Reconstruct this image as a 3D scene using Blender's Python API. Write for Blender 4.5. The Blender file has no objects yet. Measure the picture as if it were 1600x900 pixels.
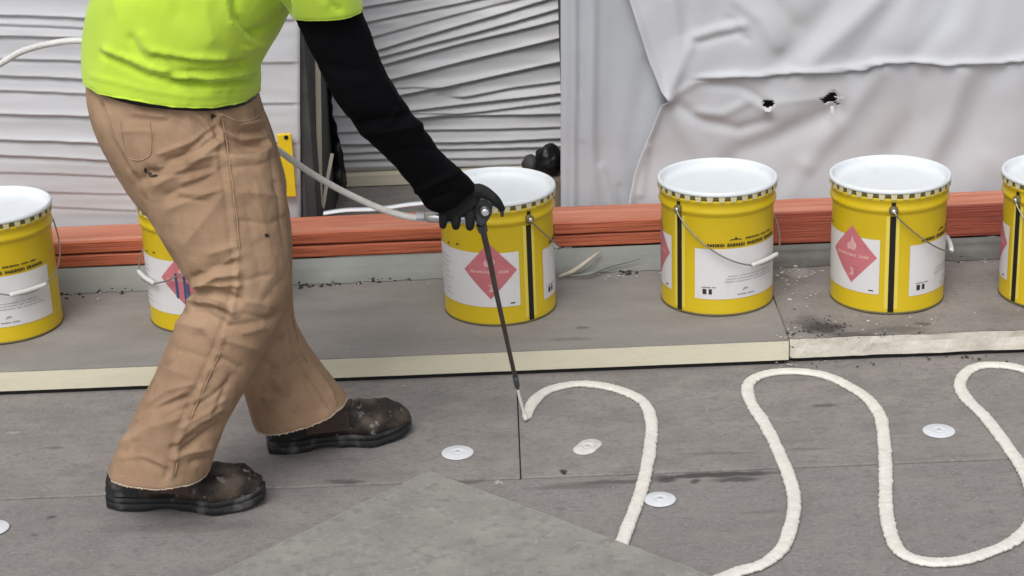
import bpy, bmesh, math, random
import numpy as np
from mathutils import Vector, Matrix, noise as mnoise
random.seed(7); rng = np.random.default_rng(7)
SC = bpy.context.scene
COL = SC.collection

# ------------------------------------------------------------------ camera
F = 3100.0; CAMH = 1.97
TH = math.radians(21.0); RO = math.radians(2.3)
_r = np.array([1, 0, 0.]); _u = np.array([0, math.sin(TH), math.cos(TH)]); FW = np.array([0, math.cos(TH), -math.sin(TH)])
RT = _r*math.cos(RO) - _u*math.sin(RO); UP = _u*math.cos(RO) + _r*math.sin(RO)
CC = np.array([0, 0, CAMH])
cam = bpy.data.cameras.new('camera'); camo = bpy.data.objects.new('camera', cam); COL.objects.link(camo)
cam.sensor_width = 36.0; cam.lens = 36.0*F/1600.0; cam.clip_end = 2000; cam.clip_start = 0.05
camo.matrix_world = Matrix(((RT[0], UP[0], -FW[0], 0), (RT[1], UP[1], -FW[1], 0), (RT[2], UP[2], -FW[2], CAMH), (0, 0, 0, 1)))
SC.camera = camo
SC.render.resolution_x = 1024; SC.render.resolution_y = 576

# ------------------------------------------------------------------ light: flat overcast day
SUN_EL = math.radians(53); SUN_AZ = math.radians(200)
w = bpy.data.worlds.new('World'); SC.world = w; w.use_nodes = True
nt = w.node_tree; nt.nodes.clear()
sky = nt.nodes.new('ShaderNodeTexSky'); sky.sky_type = 'NISHITA'; sky.sun_disc = False
sky.sun_elevation = SUN_EL; sky.sun_rotation = SUN_AZ; sky.air_density = 1.0; sky.dust_density = 4.0; sky.ozone_density = 1.0
hs = nt.nodes.new('ShaderNodeHueSaturation'); hs.inputs['Saturation'].default_value = 0.22
bg = nt.nodes.new('ShaderNodeBackground'); bg.inputs['Strength'].default_value = 0.13
wo = nt.nodes.new('ShaderNodeOutputWorld')
nt.links.new(sky.outputs[0], hs.inputs['Color']); nt.links.new(hs.outputs[0], bg.inputs[0]); nt.links.new(bg.outputs[0], wo.inputs[0])
sl = bpy.data.lights.new('sun', 'SUN'); sl.energy = 1.4; sl.angle = math.radians(35); sl.color = (1.0, 0.97, 0.93)
so = bpy.data.objects.new('sun', sl); COL.objects.link(so)
sd = Vector((math.sin(SUN_AZ)*math.cos(SUN_EL), math.cos(SUN_AZ)*math.cos(SUN_EL), math.sin(SUN_EL)))
so.rotation_euler = sd.to_track_quat('Z', 'Y').to_euler()
vs = SC.view_settings; vs.view_transform = 'Standard'; vs.look = 'None'; vs.exposure = 0.12; vs.gamma = 1.0; vs.use_curve_mapping = False

# ------------------------------------------------------------------ geometry helpers
def _dir(px, py):
    px = np.asarray(px, float); py = np.asarray(py, float)
    return FW + ((px-800)/F)[..., None]*RT - ((py-450)/F)[..., None]*UP
def G(px, py, z=0.0):                 # point of the horizontal level z
    v = _dir(px, py); return CC + v*((z-CAMH)/v[..., 2])[..., None]
def P(px, py, y):                     # point of the upright plane at distance y
    v = _dir(px, py); return CC + v*(y/v[..., 1])[..., None]
def proj(p):
    q = np.asarray(p)-CC; d = q@FW
    return 800+F*(q@RT)/d, 450-F*(q@UP)/d
def V3(a): return np.array([float(a[0]), float(a[1]), float(a[2])])

def tag(o, label=None, cat=None, group=None, kind=None):
    if label: o['label'] = label
    if cat: o['category'] = cat
    if group: o['group'] = group
    if kind: o['kind'] = kind
    return o
def thing(name, label, cat, loc=(0, 0, 0), rz=0.0, group=None):
    o = bpy.data.objects.new(name, None); COL.objects.link(o)
    o.empty_display_size = 0.1; o.location = loc; o.rotation_euler = (0, 0, rz)
    return tag(o, label, cat, group)
def root_of(o):
    while o.parent: o = o.parent
    return o
def mob(name, verts, faces, mat, parent=None, smooth=False, local=False):
    """one mesh object; verts are world coordinates unless local"""
    v = np.asarray(verts, float)
    if parent is not None and not local:
        v = v - np.array(root_of(parent).location)
    me = bpy.data.meshes.new(name); me.from_pydata(v.tolist(), [], [tuple(int(i) for i in f) for f in faces]); me.validate(); me.update()
    o = bpy.data.objects.new(name, me); COL.objects.link(o)
    if parent is not None: o.parent = parent
    if mat is not None: me.materials.append(mat)
    if smooth: me.polygons.foreach_set('use_smooth', [True]*len(me.polygons))
    bm = bmesh.new(); bm.from_mesh(me); bmesh.ops.recalc_face_normals(bm, faces=bm.faces[:]); bm.to_mesh(me); bm.free()
    return o
def set_origin(o):
    """move the object's origin to the base of its mesh"""
    me = o.data; n = len(me.vertices); co = np.empty(n*3); me.vertices.foreach_get('co', co); co = co.reshape(-1, 3)
    c = np.array([(co[:, 0].min()+co[:, 0].max())/2, (co[:, 1].min()+co[:, 1].max())/2, co[:, 2].min()])
    me.vertices.foreach_set('co', (co-c).ravel()); o.location = Vector(c) + o.location; me.update()
    return o
def merge(*parts):
    vv = []; ff = []; n = 0
    for v, f in parts:
        v = np.asarray(v, float); vv.append(v); ff += [tuple(i+n for i in q) for q in f]; n += len(v)
    return np.concatenate(vv), ff
def grid_faces(nr, nc, close=False):
    f = []
    for i in range(nr-1):
        for j in range(nc if close else nc-1):
            k = (j+1) % nc
            f.append((i*nc+j, i*nc+k, (i+1)*nc+k, (i+1)*nc+j))
    return f
def loft(rings, cap0=True, cap1=True):
    n = len(rings[0]); v = np.concatenate(rings); f = grid_faces(len(rings), n, True)
    if cap0: f.append(tuple(range(n))[::-1])
    if cap1: f.append(tuple((len(rings)-1)*n+i for i in range(n)))
    return v, f
def lathe(profile, seg=48):
    a = np.linspace(0, 2*math.pi, seg, endpoint=False)
    rings = [np.stack([r*np.sin(a), -r*np.cos(a), np.full(seg, z)], 1) for r, z in profile]
    return np.concatenate(rings), grid_faces(len(rings), seg, True)
def catmull(pts, n=8):
    p = np.asarray(pts, float); p = np.vstack([2*p[0]-p[1], p, 2*p[-1]-p[-2]]); out = []
    for i in range(1, len(p)-2):
        for t in np.linspace(0, 1, n, endpoint=False):
            a, b, c, d = p[i-1:i+3]
            out.append(0.5*((2*b)+(-a+c)*t+(2*a-5*b+4*c-d)*t*t+(-a+3*b-3*c+d)*t**3))
    out.append(p[-2]); return np.array(out)
def tube(pts, rad, seg=10, caps=True):
    p = np.asarray(pts, float); n = len(p)
    rad = np.full(n, rad) if np.isscalar(rad) else np.interp(np.linspace(0, 1, n), np.linspace(0, 1, len(rad)), rad)
    t = np.gradient(p, axis=0); t /= np.linalg.norm(t, axis=1)[:, None]+1e-12
    ref = np.array([0, 0, 1.]) if abs(t[0][2]) < .9 else np.array([0, 1., 0])
    a = np.linspace(0, 2*math.pi, seg, endpoint=False); rings = []
    u = np.cross(t[0], ref); u /= np.linalg.norm(u)
    for i in range(n):
        u = u - t[i]*(u@t[i]); u /= np.linalg.norm(u); v = np.cross(t[i], u)
        rings.append(p[i] + rad[i]*(np.cos(a)[:, None]*u + np.sin(a)[:, None]*v))
    return loft(rings, caps, caps)
def boxvf(x0, x1, y0, y1, z0, z1):
    v = [(x, y, z) for x in (x0, x1) for y in (y0, y1) for z in (z0, z1)]
    return np.array(v, float), [(0, 1, 3, 2), (4, 6, 7, 5), (0, 4, 5, 1), (2, 3, 7, 6), (0, 2, 6, 4), (1, 5, 7, 3)]
def bevel(o, wd=0.003, seg=2):
    m = o.modifiers.new('bevel', 'BEVEL'); m.width = wd; m.segments = seg; m.limit_method = 'ANGLE'; return o
def baked(v, f, voxel, smooth_it=6):
    """voxel-remesh a set of overlapping closed shapes into one skin; returns world verts, faces"""
    me = bpy.data.meshes.new('tmp'); me.from_pydata(np.asarray(v).tolist(), [], [tuple(int(i) for i in q) for q in f]); me.update()
    bm = bmesh.new(); bm.from_mesh(me); bmesh.ops.recalc_face_normals(bm, faces=bm.faces[:]); bm.to_mesh(me); bm.free()
    o = bpy.data.objects.new('tmp', me); COL.objects.link(o)
    m = o.modifiers.new('r', 'REMESH'); m.mode = 'VOXEL'; m.voxel_size = voxel
    s = o.modifiers.new('s', 'SMOOTH'); s.factor = 0.5; s.iterations = smooth_it
    dg = bpy.context.evaluated_depsgraph_get(); ev = o.evaluated_get(dg); m2 = bpy.data.meshes.new_from_object(ev)
    n = len(m2.vertices); co = np.empty(n*3); m2.vertices.foreach_get('co', co)
    fs = [tuple(p.vertices) for p in m2.polygons]
    bpy.data.objects.remove(o); bpy.data.meshes.remove(me); bpy.data.meshes.remove(m2)
    return co.reshape(-1, 3), fs
def vnormals(v, f):
    q = np.array([(a+(a[-1],))[:4] for a in f]); a, b, c, d = (v[q[:, i]] for i in range(4))
    fn = np.cross(c-a, d-b); n = np.zeros_like(v)
    for i in range(4): np.add.at(n, q[:, i], fn)
    return n/(np.linalg.norm(n, axis=1)[:, None]+1e-12)
def noise3(v, sc):
    v = np.asarray(v)*np.asarray(sc)
    return np.array([mnoise.noise(Vector(x)) for x in v])
def smooth01(t): t = np.clip(t, 0, 1); return t*t*(3-2*t)
def polydist(X, Y, pts):
    best = np.full(X.shape, 1e9)
    for (x0, y0), (x1, y1) in zip(pts[:-1], pts[1:]):
        dx, dy = x1-x0, y1-y0; L = dx*dx+dy*dy+1e-9
        t = np.clip(((X-x0)*dx+(Y-y0)*dy)/L, 0, 1)
        best = np.minimum(best, np.hypot(X-x0-t*dx, Y-y0-t*dy))
    return best
def ridge(X, Y, pts, amp, wd):
    return amp*np.exp(-(polydist(X, Y, pts)/wd)**2)
def lap(X, Y, pts, amp, up, dn, fade=25):
    """a lapped fold: swells towards the line, then drops back sharply beneath it"""
    xs = [p[0] for p in pts]; ys = [p[1] for p in pts]
    t = Y-np.interp(X, xs, ys)
    pr = np.where(t < 0, np.exp(t/up), 1-1.35*smooth01(t/dn)+0.35*smooth01((t-dn)/(up*0.8)))
    e = smooth01((X-xs[0])/fade+1)*smooth01((xs[-1]-X)/fade+1)
    return amp*pr*e

# ------------------------------------------------------------------ materials
def mat(name, col, rough=0.6, var=0.0, scale=8.0, col2=None, bump=0.0, bscale=60.0, metal=0.0, stretch=(1, 1, 1), detail=4.0, spec=0.4, sheen=0.0, trans=0.0, spots=None, fine=None, coat=0.0):
    m = bpy.data.materials.new(name); m.use_nodes = True; nt = m.node_tree; N = nt.nodes; L = nt.links
    b = N['Principled BSDF']; b.inputs['Roughness'].default_value = rough; b.inputs['Metallic'].default_value = metal
    b.inputs['Specular IOR Level'].default_value = spec
    if sheen: b.inputs['Sheen Weight'].default_value = sheen
    if coat: b.inputs['Coat Weight'].default_value = coat
    tc = N.new('ShaderNodeTexCoord'); mp = N.new('ShaderNodeMapping'); mp.inputs['Scale'].default_value = stretch
    L.new(tc.outputs['Object'], mp.inputs['Vector'])
    c2 = col2 if col2 else tuple(max(0, c*(1-var)) for c in col)
    ns = N.new('ShaderNodeTexNoise'); ns.inputs['Scale'].default_value = scale; ns.inputs['Detail'].default_value = detail; ns.inputs['Roughness'].default_value = 0.62
    L.new(mp.outputs[0], ns.inputs['Vector'])
    rp = N.new('ShaderNodeValToRGB'); rp.color_ramp.elements[0].position = 0.32; rp.color_ramp.elements[1].position = 0.68
    rp.color_ramp.elements[0].color = (*c2, 1); rp.color_ramp.elements[1].color = (*col, 1)
    L.new(ns.outputs['Fac'], rp.inputs['Fac']); out = rp.outputs[0]
    def mixc(fac, a, c, mode='MIX'):
        x = N.new('ShaderNodeMix'); x.data_type = 'RGBA'; x.blend_type = mode
        if isinstance(fac, float): x.inputs['Factor'].default_value = fac
        else: L.new(fac, x.inputs['Factor'])
        L.new(a, x.inputs['A'])
        if isinstance(c, tuple): x.inputs['B'].default_value = (*c, 1)
        else: L.new(c, x.inputs['B'])
        return x.outputs['Result']
    if fine:                                   # (scale, colour, low, high): scattered specks
        for sc_, c_, lo, hi in fine:
            n2 = N.new('ShaderNodeTexNoise'); n2.inputs['Scale'].default_value = sc_; n2.inputs['Detail'].default_value = 4
            L.new(mp.outputs[0], n2.inputs['Vector'])
            mr = N.new('ShaderNodeMapRange'); mr.inputs['From Min'].default_value = lo; mr.inputs['From Max'].default_value = hi
            L.new(n2.outputs['Fac'], mr.inputs['Value']); out = mixc(mr.outputs[0], out, c_)
    if spots:                                  # (x, y, rx, ry, strength, colour): stains and painted shade at places of their own, world x, y
        geo = N.new('ShaderNodeNewGeometry')
        dn = N.new('ShaderNodeTexNoise'); dn.inputs['Scale'].default_value = 22; dn.inputs['Detail'].default_value = 4
        L.new(geo.outputs['Position'], dn.inputs['Vector'])
        sb = N.new('ShaderNodeVectorMath'); sb.operation = 'SUBTRACT'; sb.inputs[1].default_value = (.5, .5, .5); L.new(dn.outputs['Color'], sb.inputs[0])
        for (x, y, rx, ry, st, c_, wob) in spots:
            ml = N.new('ShaderNodeVectorMath'); ml.operation = 'SCALE'; ml.inputs['Scale'].default_value = wob; L.new(sb.outputs[0], ml.inputs[0])
            ad = N.new('ShaderNodeVectorMath'); ad.operation = 'ADD'; L.new(geo.outputs['Position'], ad.inputs[0]); L.new(ml.outputs[0], ad.inputs[1])
            mp2 = N.new('ShaderNodeMapping'); mp2.vector_type = 'POINT'
            mp2.inputs['Scale'].default_value = (1/rx, 1/ry, 0); mp2.inputs['Location'].default_value = (-x/rx, -y/ry, 0)
            L.new(ad.outputs[0], mp2.inputs['Vector'])
            ln = N.new('ShaderNodeVectorMath'); ln.operation = 'LENGTH'; L.new(mp2.outputs[0], ln.inputs[0])
            mr = N.new('ShaderNodeMapRange'); mr.inputs['From Min'].default_value = 1.15; mr.inputs['From Max'].default_value = 0.55
            mr.inputs['To Max'].default_value = st; L.new(ln.outputs['Value'], mr.inputs['Value'])
            out = mixc(mr.outputs[0], out, c_)
    L.new(out, b.inputs['Base Color'])
    if bump:
        bn = N.new('ShaderNodeTexNoise'); bn.inputs['Scale'].default_value = bscale; bn.inputs['Detail'].default_value = 4
        L.new(mp.outputs[0], bn.inputs['Vector'])
        bp = N.new('ShaderNodeBump'); bp.inputs['Strength'].default_value = bump; bp.inputs['Distance'].default_value = 0.004
        L.new(bn.outputs['Fac'], bp.inputs['Height']); L.new(bp.outputs[0], b.inputs['Normal'])
    if trans:
        b.inputs['Transmission Weight'].default_value = 0.0
        tr = N.new('ShaderNodeBsdfTranslucent'); L.new(out, tr.inputs['Color'])
        mx = N.new('ShaderNodeMixShader'); mx.inputs[0].default_value = trans
        L.new(b.outputs[0], mx.inputs[1]); L.new(tr.outputs[0], mx.inputs[2]); L.new(mx.outputs[0], N['Material Output'].inputs[0])
    return m

TAR_SHADE = (0.05, 0.045, 0.043)
def sp(px, py, rx, ry, st=0.8, c=TAR_SHADE, z=0.0, wob=0.03):
    g = G(px, py, z); return (g[0], g[1], rx, ry, st, c, wob)
ground_spots = [sp(1040, 748, .025, .018), sp(1088, 751, .014, .012), sp(1150, 748, .06, .014, .75), sp(1290, 633, .035, .012, .6), sp(880, 737, .009, .012, .95),
    sp(1120, 741, .17, .014, .9), sp(960, 752, .10, .012, .6), sp(1120, 708, .09, .010, .35), sp(1260, 702, .05, .008, .35), sp(1190, 798, .06, .009, .3), sp(540, 752, .05, .012, .6), sp(720, 752, .06, .014, .5),
    sp(890, 760, .10, .014, .4), sp(300, 822, .17, .03, .3), sp(80, 808, .012, .01, .6), sp(54, 834, .01, .008, .5), sp(85, 700, .03, .008, .4), sp(20, 676, .02, .008, .5, (.42, .38, .36)), sp(780, 752, .008, .01, .8, (.5, .48, .45)), sp(1560, 690, .2, .05, .25, (.27, .25, .22))]  # the long faint patch by the near boot is its contact shade, painted
M = {}
M['facer'] = mat('board_facer', (0.266, 0.245, 0.234), 0.85, 0, 3.2, (0.206, 0.191, 0.183), .25, 160, stretch=(1, 1.7, 1), spots=ground_spots,
                 fine=[(7, (0.179, 0.167, 0.161), .50, .75), (28, (0.164, 0.152, 0.146), .54, .8), (70, (0.155, 0.144, 0.139), .50, .80), (120, (0.389, 0.366, 0.348), .58, .85), (11, (0.293, 0.268, 0.237), .52, .9)])
M['facer_front'] = mat('board_facer_front', (0.255, 0.240, 0.230), 0.85, 0, 3.0, (0.197, 0.185, 0.177), .25, 150, stretch=(1, 1.6, 1), spots=ground_spots,
                 fine=[(6, (0.174, 0.162, 0.156), .50, .75), (28, (0.158, 0.147, 0.142), .54, .8), (70, (0.155, 0.144, 0.139), .50, .80), (120, (0.389, 0.366, 0.348), .58, .85), (9, (0.272, 0.248, 0.225), .52, .9)])
top_spots = [sp(1290, 512, .055, .045, .92, TAR_SHADE, .066, .06), sp(1330, 525, .066, .03, .6, TAR_SHADE, .066, .05), sp(1265, 505, .035, .07, .5, TAR_SHADE, .066, .06), sp(1400, 515, .09, .02, .35, TAR_SHADE, .066, .05), sp(1500, 400, .066, .03, .4, TAR_SHADE, .066, .05),
    sp(910, 512, .02, .01, .5, TAR_SHADE, .066, .02), sp(1245, 425, .04, .05, .45, (.42, .4, .38), .066, .06), sp(1440, 505, .03, .012, .6, TAR_SHADE, .066, .03), sp(890, 530, .06, .012, .3, TAR_SHADE, .066, .03)]
M['facer_top'] = mat('upper_board_facer', (0.283, 0.265, 0.247), 0.85, 0, 3.5, (0.215, 0.201, 0.189), .25, 150, stretch=(1, 2.6, 1), spots=top_spots,
                 fine=[(80, (0.170, 0.156, 0.146), .58, .85), (130, (0.453, 0.423, 0.403), .66, .95)])
M['facer_top_r'] = mat('upper_board_facer_dirty', (0.269, 0.243, 0.226), 0.85, 0, 5, (0.177, 0.164, 0.153), .3, 120, stretch=(1, 1.8, 1), spots=top_spots,
                 fine=[(60, (0.127, 0.121, 0.111), .55, .8), (110, (0.509, 0.480, 0.459), .66, .92)])
M['cover'] = mat('cover_board_facer', (0.296, 0.285, 0.261), 0.9, 0, 9, (0.216, 0.209, 0.195), .4, 110,
                 fine=[(38, (0.167, 0.167, 0.155), .52, .8), (90, (0.388, 0.371, 0.342), .58, .9), (14, (0.239, 0.251, 0.221), .55, .8)])
M['cover_edge'] = mat('cover_board_edge', (0.50, 0.48, 0.44), 0.9, .3, 40)
M['foam'] = mat('foam_core', (0.69, 0.65, 0.51), 0.9, 0, 6, (0.62, 0.58, 0.45), .3, 200, stretch=(.4, 1, 3))
M['foam_r'] = mat('foam_core_rough', (0.70, 0.66, 0.58), 0.95, 0, 16, (0.54, 0.51, 0.44), .8, 60)
M['timber'] = mat('orange_timber', (0.53, 0.150, 0.072), 0.6, 0, 7, (0.34, 0.080, 0.042), .9, 26, stretch=(.2, 4, 7), fine=[(34, (0.20, 0.05, 0.03), .56, .8)])
M['timber_top'] = mat('skylit_dusty_timber', (0.58, 0.23, 0.145), 0.65, 0, 9, (0.44, 0.145, 0.085), .8, 30, stretch=(.3, 5, 5), fine=[(22, (0.26, 0.09, 0.06), .56, .8), (5, (0.60, 0.30, 0.22), .52, .8)])  # paler colour for top faces: sky light painted in, plus dust
M['timber_r'] = mat('red_timber', (0.42, 0.11, 0.066), 0.6, 0, 7, (0.26, 0.058, 0.04), .9, 26, stretch=(.2, 4, 7), fine=[(34, (0.16, 0.04, 0.03), .56, .8)])
M['membrane'] = mat('grey_membrane', (0.27, 0.29, 0.27), 0.6, 0, 6, (0.21, 0.22, 0.205), .25, 40)
M['membrane_d'] = mat('dark_membrane', (0.17, 0.175, 0.165), 0.5, 0, 8, (0.11, 0.115, 0.108), .3, 40)
M['wrap'] = mat('white_wrap', (0.62, 0.625, 0.655), 0.45, 0, 4, (0.55, 0.555, 0.585), .10, 25, stretch=(.5, 1, 2), spec=.4, trans=.12)
M['sheet'] = mat('poly_sheet', (0.67, 0.695, 0.745), 0.55, 0, 2.2, (0.60, 0.61, 0.64), .05, 30, spec=.3, trans=.2, fine=[(4, (0.62, 0.605, 0.60), .55, .9)])
M['panel'] = mat('pale_blue_sheet', (0.515, 0.546, 0.587), 0.35, 0, 3, (0.454, 0.474, 0.515), .08, 22, spec=.5, trans=.12)
M['black'] = mat('black_plastic', (0.012, 0.012, 0.014), 0.4, .3, 20, bump=.3, bscale=40)
M['darkgrey'] = mat('dark_grey_board', (0.06, 0.06, 0.06), 0.7, .4, 12, bump=.2)
M['cream'] = mat('cream_wood', (0.60, 0.55, 0.45), 0.7, .2, 10, bump=.2, stretch=(3, 3, .4))
M['wood'] = mat('weathered_wood', (0.26, 0.20, 0.155), 0.85, .45, 14, bump=.4, stretch=(3, 3, .4))
M['yellow'] = mat('yellow_enamel', (0.63, 0.455, 0.010), 0.36, 0, 6, (0.57, 0.41, 0.008), .04, 20, spec=.5, fine=[(120, (0.42, 0.32, 0.03), .72, .9)])
M['yellow_pale'] = mat('yellow_enamel_pale', (0.76, 0.62, 0.10), 0.4, .08, 6)
M['black_paint'] = mat('black_stripe', (0.012, 0.010, 0.009), 0.45, .2, 30)
M['lid'] = mat('white_lid', (0.70, 0.74, 0.77), 0.42, .03, 8, spec=.4, fine=[(14, (0.60, 0.63, 0.64), .56, .85), (60, (0.5, 0.5, 0.47), .68, .85)])
M['lug'] = mat('lid_lug', (0.62, 0.57, 0.34), 0.45, .15, 20)
M['gasket'] = mat('dark_gasket', (0.15, 0.125, 0.05), 0.6, .2, 20)
M['label'] = mat('white_label', (0.70, 0.69, 0.70), 0.45, .06, 9, fine=[(30, (0.58, 0.56, 0.55), .62, .9)])
M['print'] = mat('dark_print', (0.035, 0.03, 0.02), 0.6, .2, 40)
M['print_grey'] = mat('grey_print', (0.33, 0.33, 0.36), 0.6, .2, 40)
M['red'] = mat('placard_red', (0.58, 0.18, 0.20), 0.5, 0, 22, (0.47, 0.14, 0.165), fine=[(60, (0.66, 0.33, 0.33), .6, .85)])
M['pink'] = mat('placard_white', (0.72, 0.42, 0.42), 0.5, .2, 60)
M['wire'] = mat('wire_steel', (0.38, 0.36, 0.33), 0.35, .2, 30, metal=.8)
M['grip'] = mat('white_grip', (0.62, 0.62, 0.61), 0.4, .05, 12)
M['bead'] = mat('adhesive_bead', (0.76, 0.74, 0.69), 0.55, 0, 40, (0.66, 0.64, 0.585), .8, 90)
M['plate'] = mat('galvanised_plate', (0.70, 0.72, 0.76), 0.5, .10, 25, metal=.05, bump=.1, bscale=40)
M['plate_mark'] = mat('plate_centre', (0.52, 0.53, 0.55), 0.5, .2, 25, metal=.1)
M['shirt'] = mat('lime_shirt', (0.52, 0.73, 0.065), 0.85, 0, 6, (0.47, 0.675, 0.05), .12, 300, sheen=.2, spec=.2)
M['trouser'] = mat('tan_canvas', (0.395, 0.265, 0.169), 0.9, 0, 4, (0.283, 0.183, 0.116), .3, 330, spec=.2, fine=[(9, (0.441, 0.305, 0.206), .52, .8), (22, (0.188, 0.119, 0.075), .56, .85), (5, (0.240, 0.156, 0.100), .52, .8), (60, (0.514, 0.370, 0.255), .68, .9)])
M['stitch'] = mat('tan_stitching', (0.42, 0.29, 0.18), 0.9, .2, 60)
M['frayed'] = mat('frayed_hem', (0.56, 0.45, 0.34), 0.95, .3, 90)
M['stain'] = mat('trouser_grime', (0.035, 0.028, 0.024), 0.9, .3, 60)
M['sleeve'] = mat('black_sleeve', (0.0045, 0.0045, 0.006), 0.9, .2, 10, bump=.25, bscale=200, spec=.08)
M['glove'] = mat('dark_glove', (0.013, 0.015, 0.016), 0.8, .7, 60, bump=.4, bscale=150)
M['boot'] = mat('boot_leather', (0.022, 0.016, 0.013), 0.6, .35, 14, bump=.7, bscale=50, fine=[(16, (0.105, 0.075, 0.055), .46, .70), (55, (0.34, 0.32, 0.30), .60, .78)])
M['lace'] = mat('boot_lace', (0.10, 0.075, 0.055), 0.8, .4, 60)
M['boot_brown'] = mat('boot_brown_leather', (0.085, 0.055, 0.042), 0.7, .5, 14, bump=.4, bscale=60)
M['sole'] = mat('boot_rubber', (0.017, 0.017, 0.018), 0.7, .3, 20, bump=.4, bscale=70, fine=[(25, (0.13, 0.13, 0.13), .52, .76)])
M['skin'] = mat('skin', (0.50, 0.30, 0.21), 0.55, .1, 12)
M['hair'] = mat('hair', (0.03, 0.02, 0.015), 0.6, .4, 60, bump=.5, bscale=120)
M['hose'] = mat('white_hose', (0.74, 0.73, 0.71), 0.55, .18, 30, bump=.4, bscale=260)
M['gun'] = mat('gun_metal', (0.085, 0.095, 0.10), 0.4, .3, 30, metal=.5)
M['steel'] = mat('bright_steel', (0.75, 0.76, 0.78), 0.25, .1, 30, metal=.7)
M['wand'] = mat('wand_tube', (0.095, 0.075, 0.068), 0.4, .4, 40, metal=.3)
M['crumb'] = mat('pale_crumbs', (0.55, 0.53, 0.48), 0.9, .4, 50)
M['crumb_d'] = mat('dark_crumbs', (0.05, 0.045, 0.04), 0.9, .4, 50)
M['yellow_tool'] = mat('yellow_tool', (0.74, 0.52, 0.02), 0.4, .1, 20)

# ------------------------------------------------------------------ the roof
ZT = .0660                            # top of the upper boards
def roof_board(name, x0, x1, y0, y1, z1, m, parent):
    o = mob(name, *boxvf(x0, x1, y0, y1, z1-.05, z1), m, parent, local=True); bevel(o, .003, 2); return o
deck = mob('roof', *boxvf(-60, 60, -40, 80, -.35, -.055), M['darkgrey']); tag(deck, kind='structure')
SEAM = 3.955
for x0, x1, m in ((-4.9, -2.47, 'facer'), (-2.465, .0017, 'facer'), (.0038, 2.44, 'facer'), (2.444, 4.9, 'facer')):
    roof_board('roof_board', x0, x1, SEAM+.003, 6.4 if x0 != .005 else 6.4, 0 if x0 < -2.4 else (.0005 if x0 < 0 else .0), M[m], deck)
for x0, x1, dz in ((-3.67, -1.234, 0), (-1.231, 1.205, -.0015), (1.208, 3.64, -.002)):
    roof_board('roof_board', x0, x1, SEAM-1.22, SEAM-.002, dz, M['facer_front'], deck)
for k, (y0, y1) in enumerate(((1.51, 2.731), (.285, 1.506), (-.94, .281))):
    for x0 in (-4.6+.6*(k % 2), -2.16+.6*(k % 2), .28+.6*(k % 2)):
        roof_board('roof_board', x0, x0+2.436, y0, y1, -.001, M['facer_front'], deck)
for k in range(4):
    x0 = -4.9+k*2.444
    roof_board('roof_board', x0, x0+2.44, 6.404, 7.62, -.001, M['facer'], deck)

# upper layer of insulation boards: pale foam core showing at the front edge, dark facer on top
def insul(x0, x1, y0, y1, core, facer, label, rough):
    t = thing('insulation_board', label, 'insulation board', ((x0+x1)/2, (y0+y1)/2, 0), group='upper insulation boards by the timber kerb')
    nx = int((x1-x0)/.012); xs = np.linspace(x0, x1, nx); n = rough
    jag = np.array([mnoise.noise(Vector((x*9, 3.1, x0)))*.6+mnoise.noise(Vector((x*40, 1.1, x0)))*.4 for x in xs])*n
    top = np.array([mnoise.noise(Vector((x*14, 7.1, x0)))*.5+mnoise.noise(Vector((x*60, 4.1, x0)))*.5 for x in xs])*n*.5
    rows = []
    for yy, zz, s in ((y1, .013, 0), (y0, .013, 1), (y0, .026, .7), (y0, .046, -.6), (y0, ZT-.003, .4), (y1, ZT-.003, 0)):
        rows.append(np.stack([xs, yy+jag*s, np.full(nx, zz)+(top if zz > .05 and yy == y0 else 0)], 1))
    v = np.concatenate(rows); f = []
    for i in range(6):
        for j in range(nx-1): a = i*nx+j; b = ((i+1) % 6)*nx+j; f.append((a, a+1, b+1, b))
    f += [tuple(i*nx for i in range(6)), tuple(i*nx+nx-1 for i in range(6))]
    mob('foam_core', v, f, core, t)
    rows = []
    for yy, zz, s in ((y1, ZT-.003, 0), (y0+.001, ZT-.0027, .4), (y0+.001, ZT, .4), (y1, ZT, 0)):
        rows.append(np.stack([xs, yy+jag*s, np.full(nx, zz)+(top if yy != y1 else 0)], 1))
    v = np.concatenate(rows); f = []
    for i in range(4):
        for j in range(nx-1): a = i*nx+j; b = ((i+1) % 4)*nx+j; f.append((a, a+1, b+1, b))
    f += [tuple(i*nx for i in range(4)), tuple(i*nx+nx-1 for i in range(4))]
    mob('facer', v, f, facer, t)
    v, f = boxvf(x0+.01, x1-.01, y0+.008, y1, .0008, .0128); mob('gap_shade', v, f, M['black'], t)  # black strip standing in for the shade in the gap under the board
    return t
insul(-1.76, .679, 4.524, 5.118, M['foam'], M['facer_top'], 'long grey insulation board with smooth cream foam edge, carrying the four left buckets', .0012)
insul(.683, 3.10, 4.534, 5.118, M['foam_r'], M['facer_top_r'], 'dirtier insulation board with rough whitish edge, carrying the two rightmost buckets', .007)
insul(-4.2, -1.764, 4.526, 5.118, M['foam'], M['facer_top'], 'insulation board at the far left, continuing the cream edged row', .0012)

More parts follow.
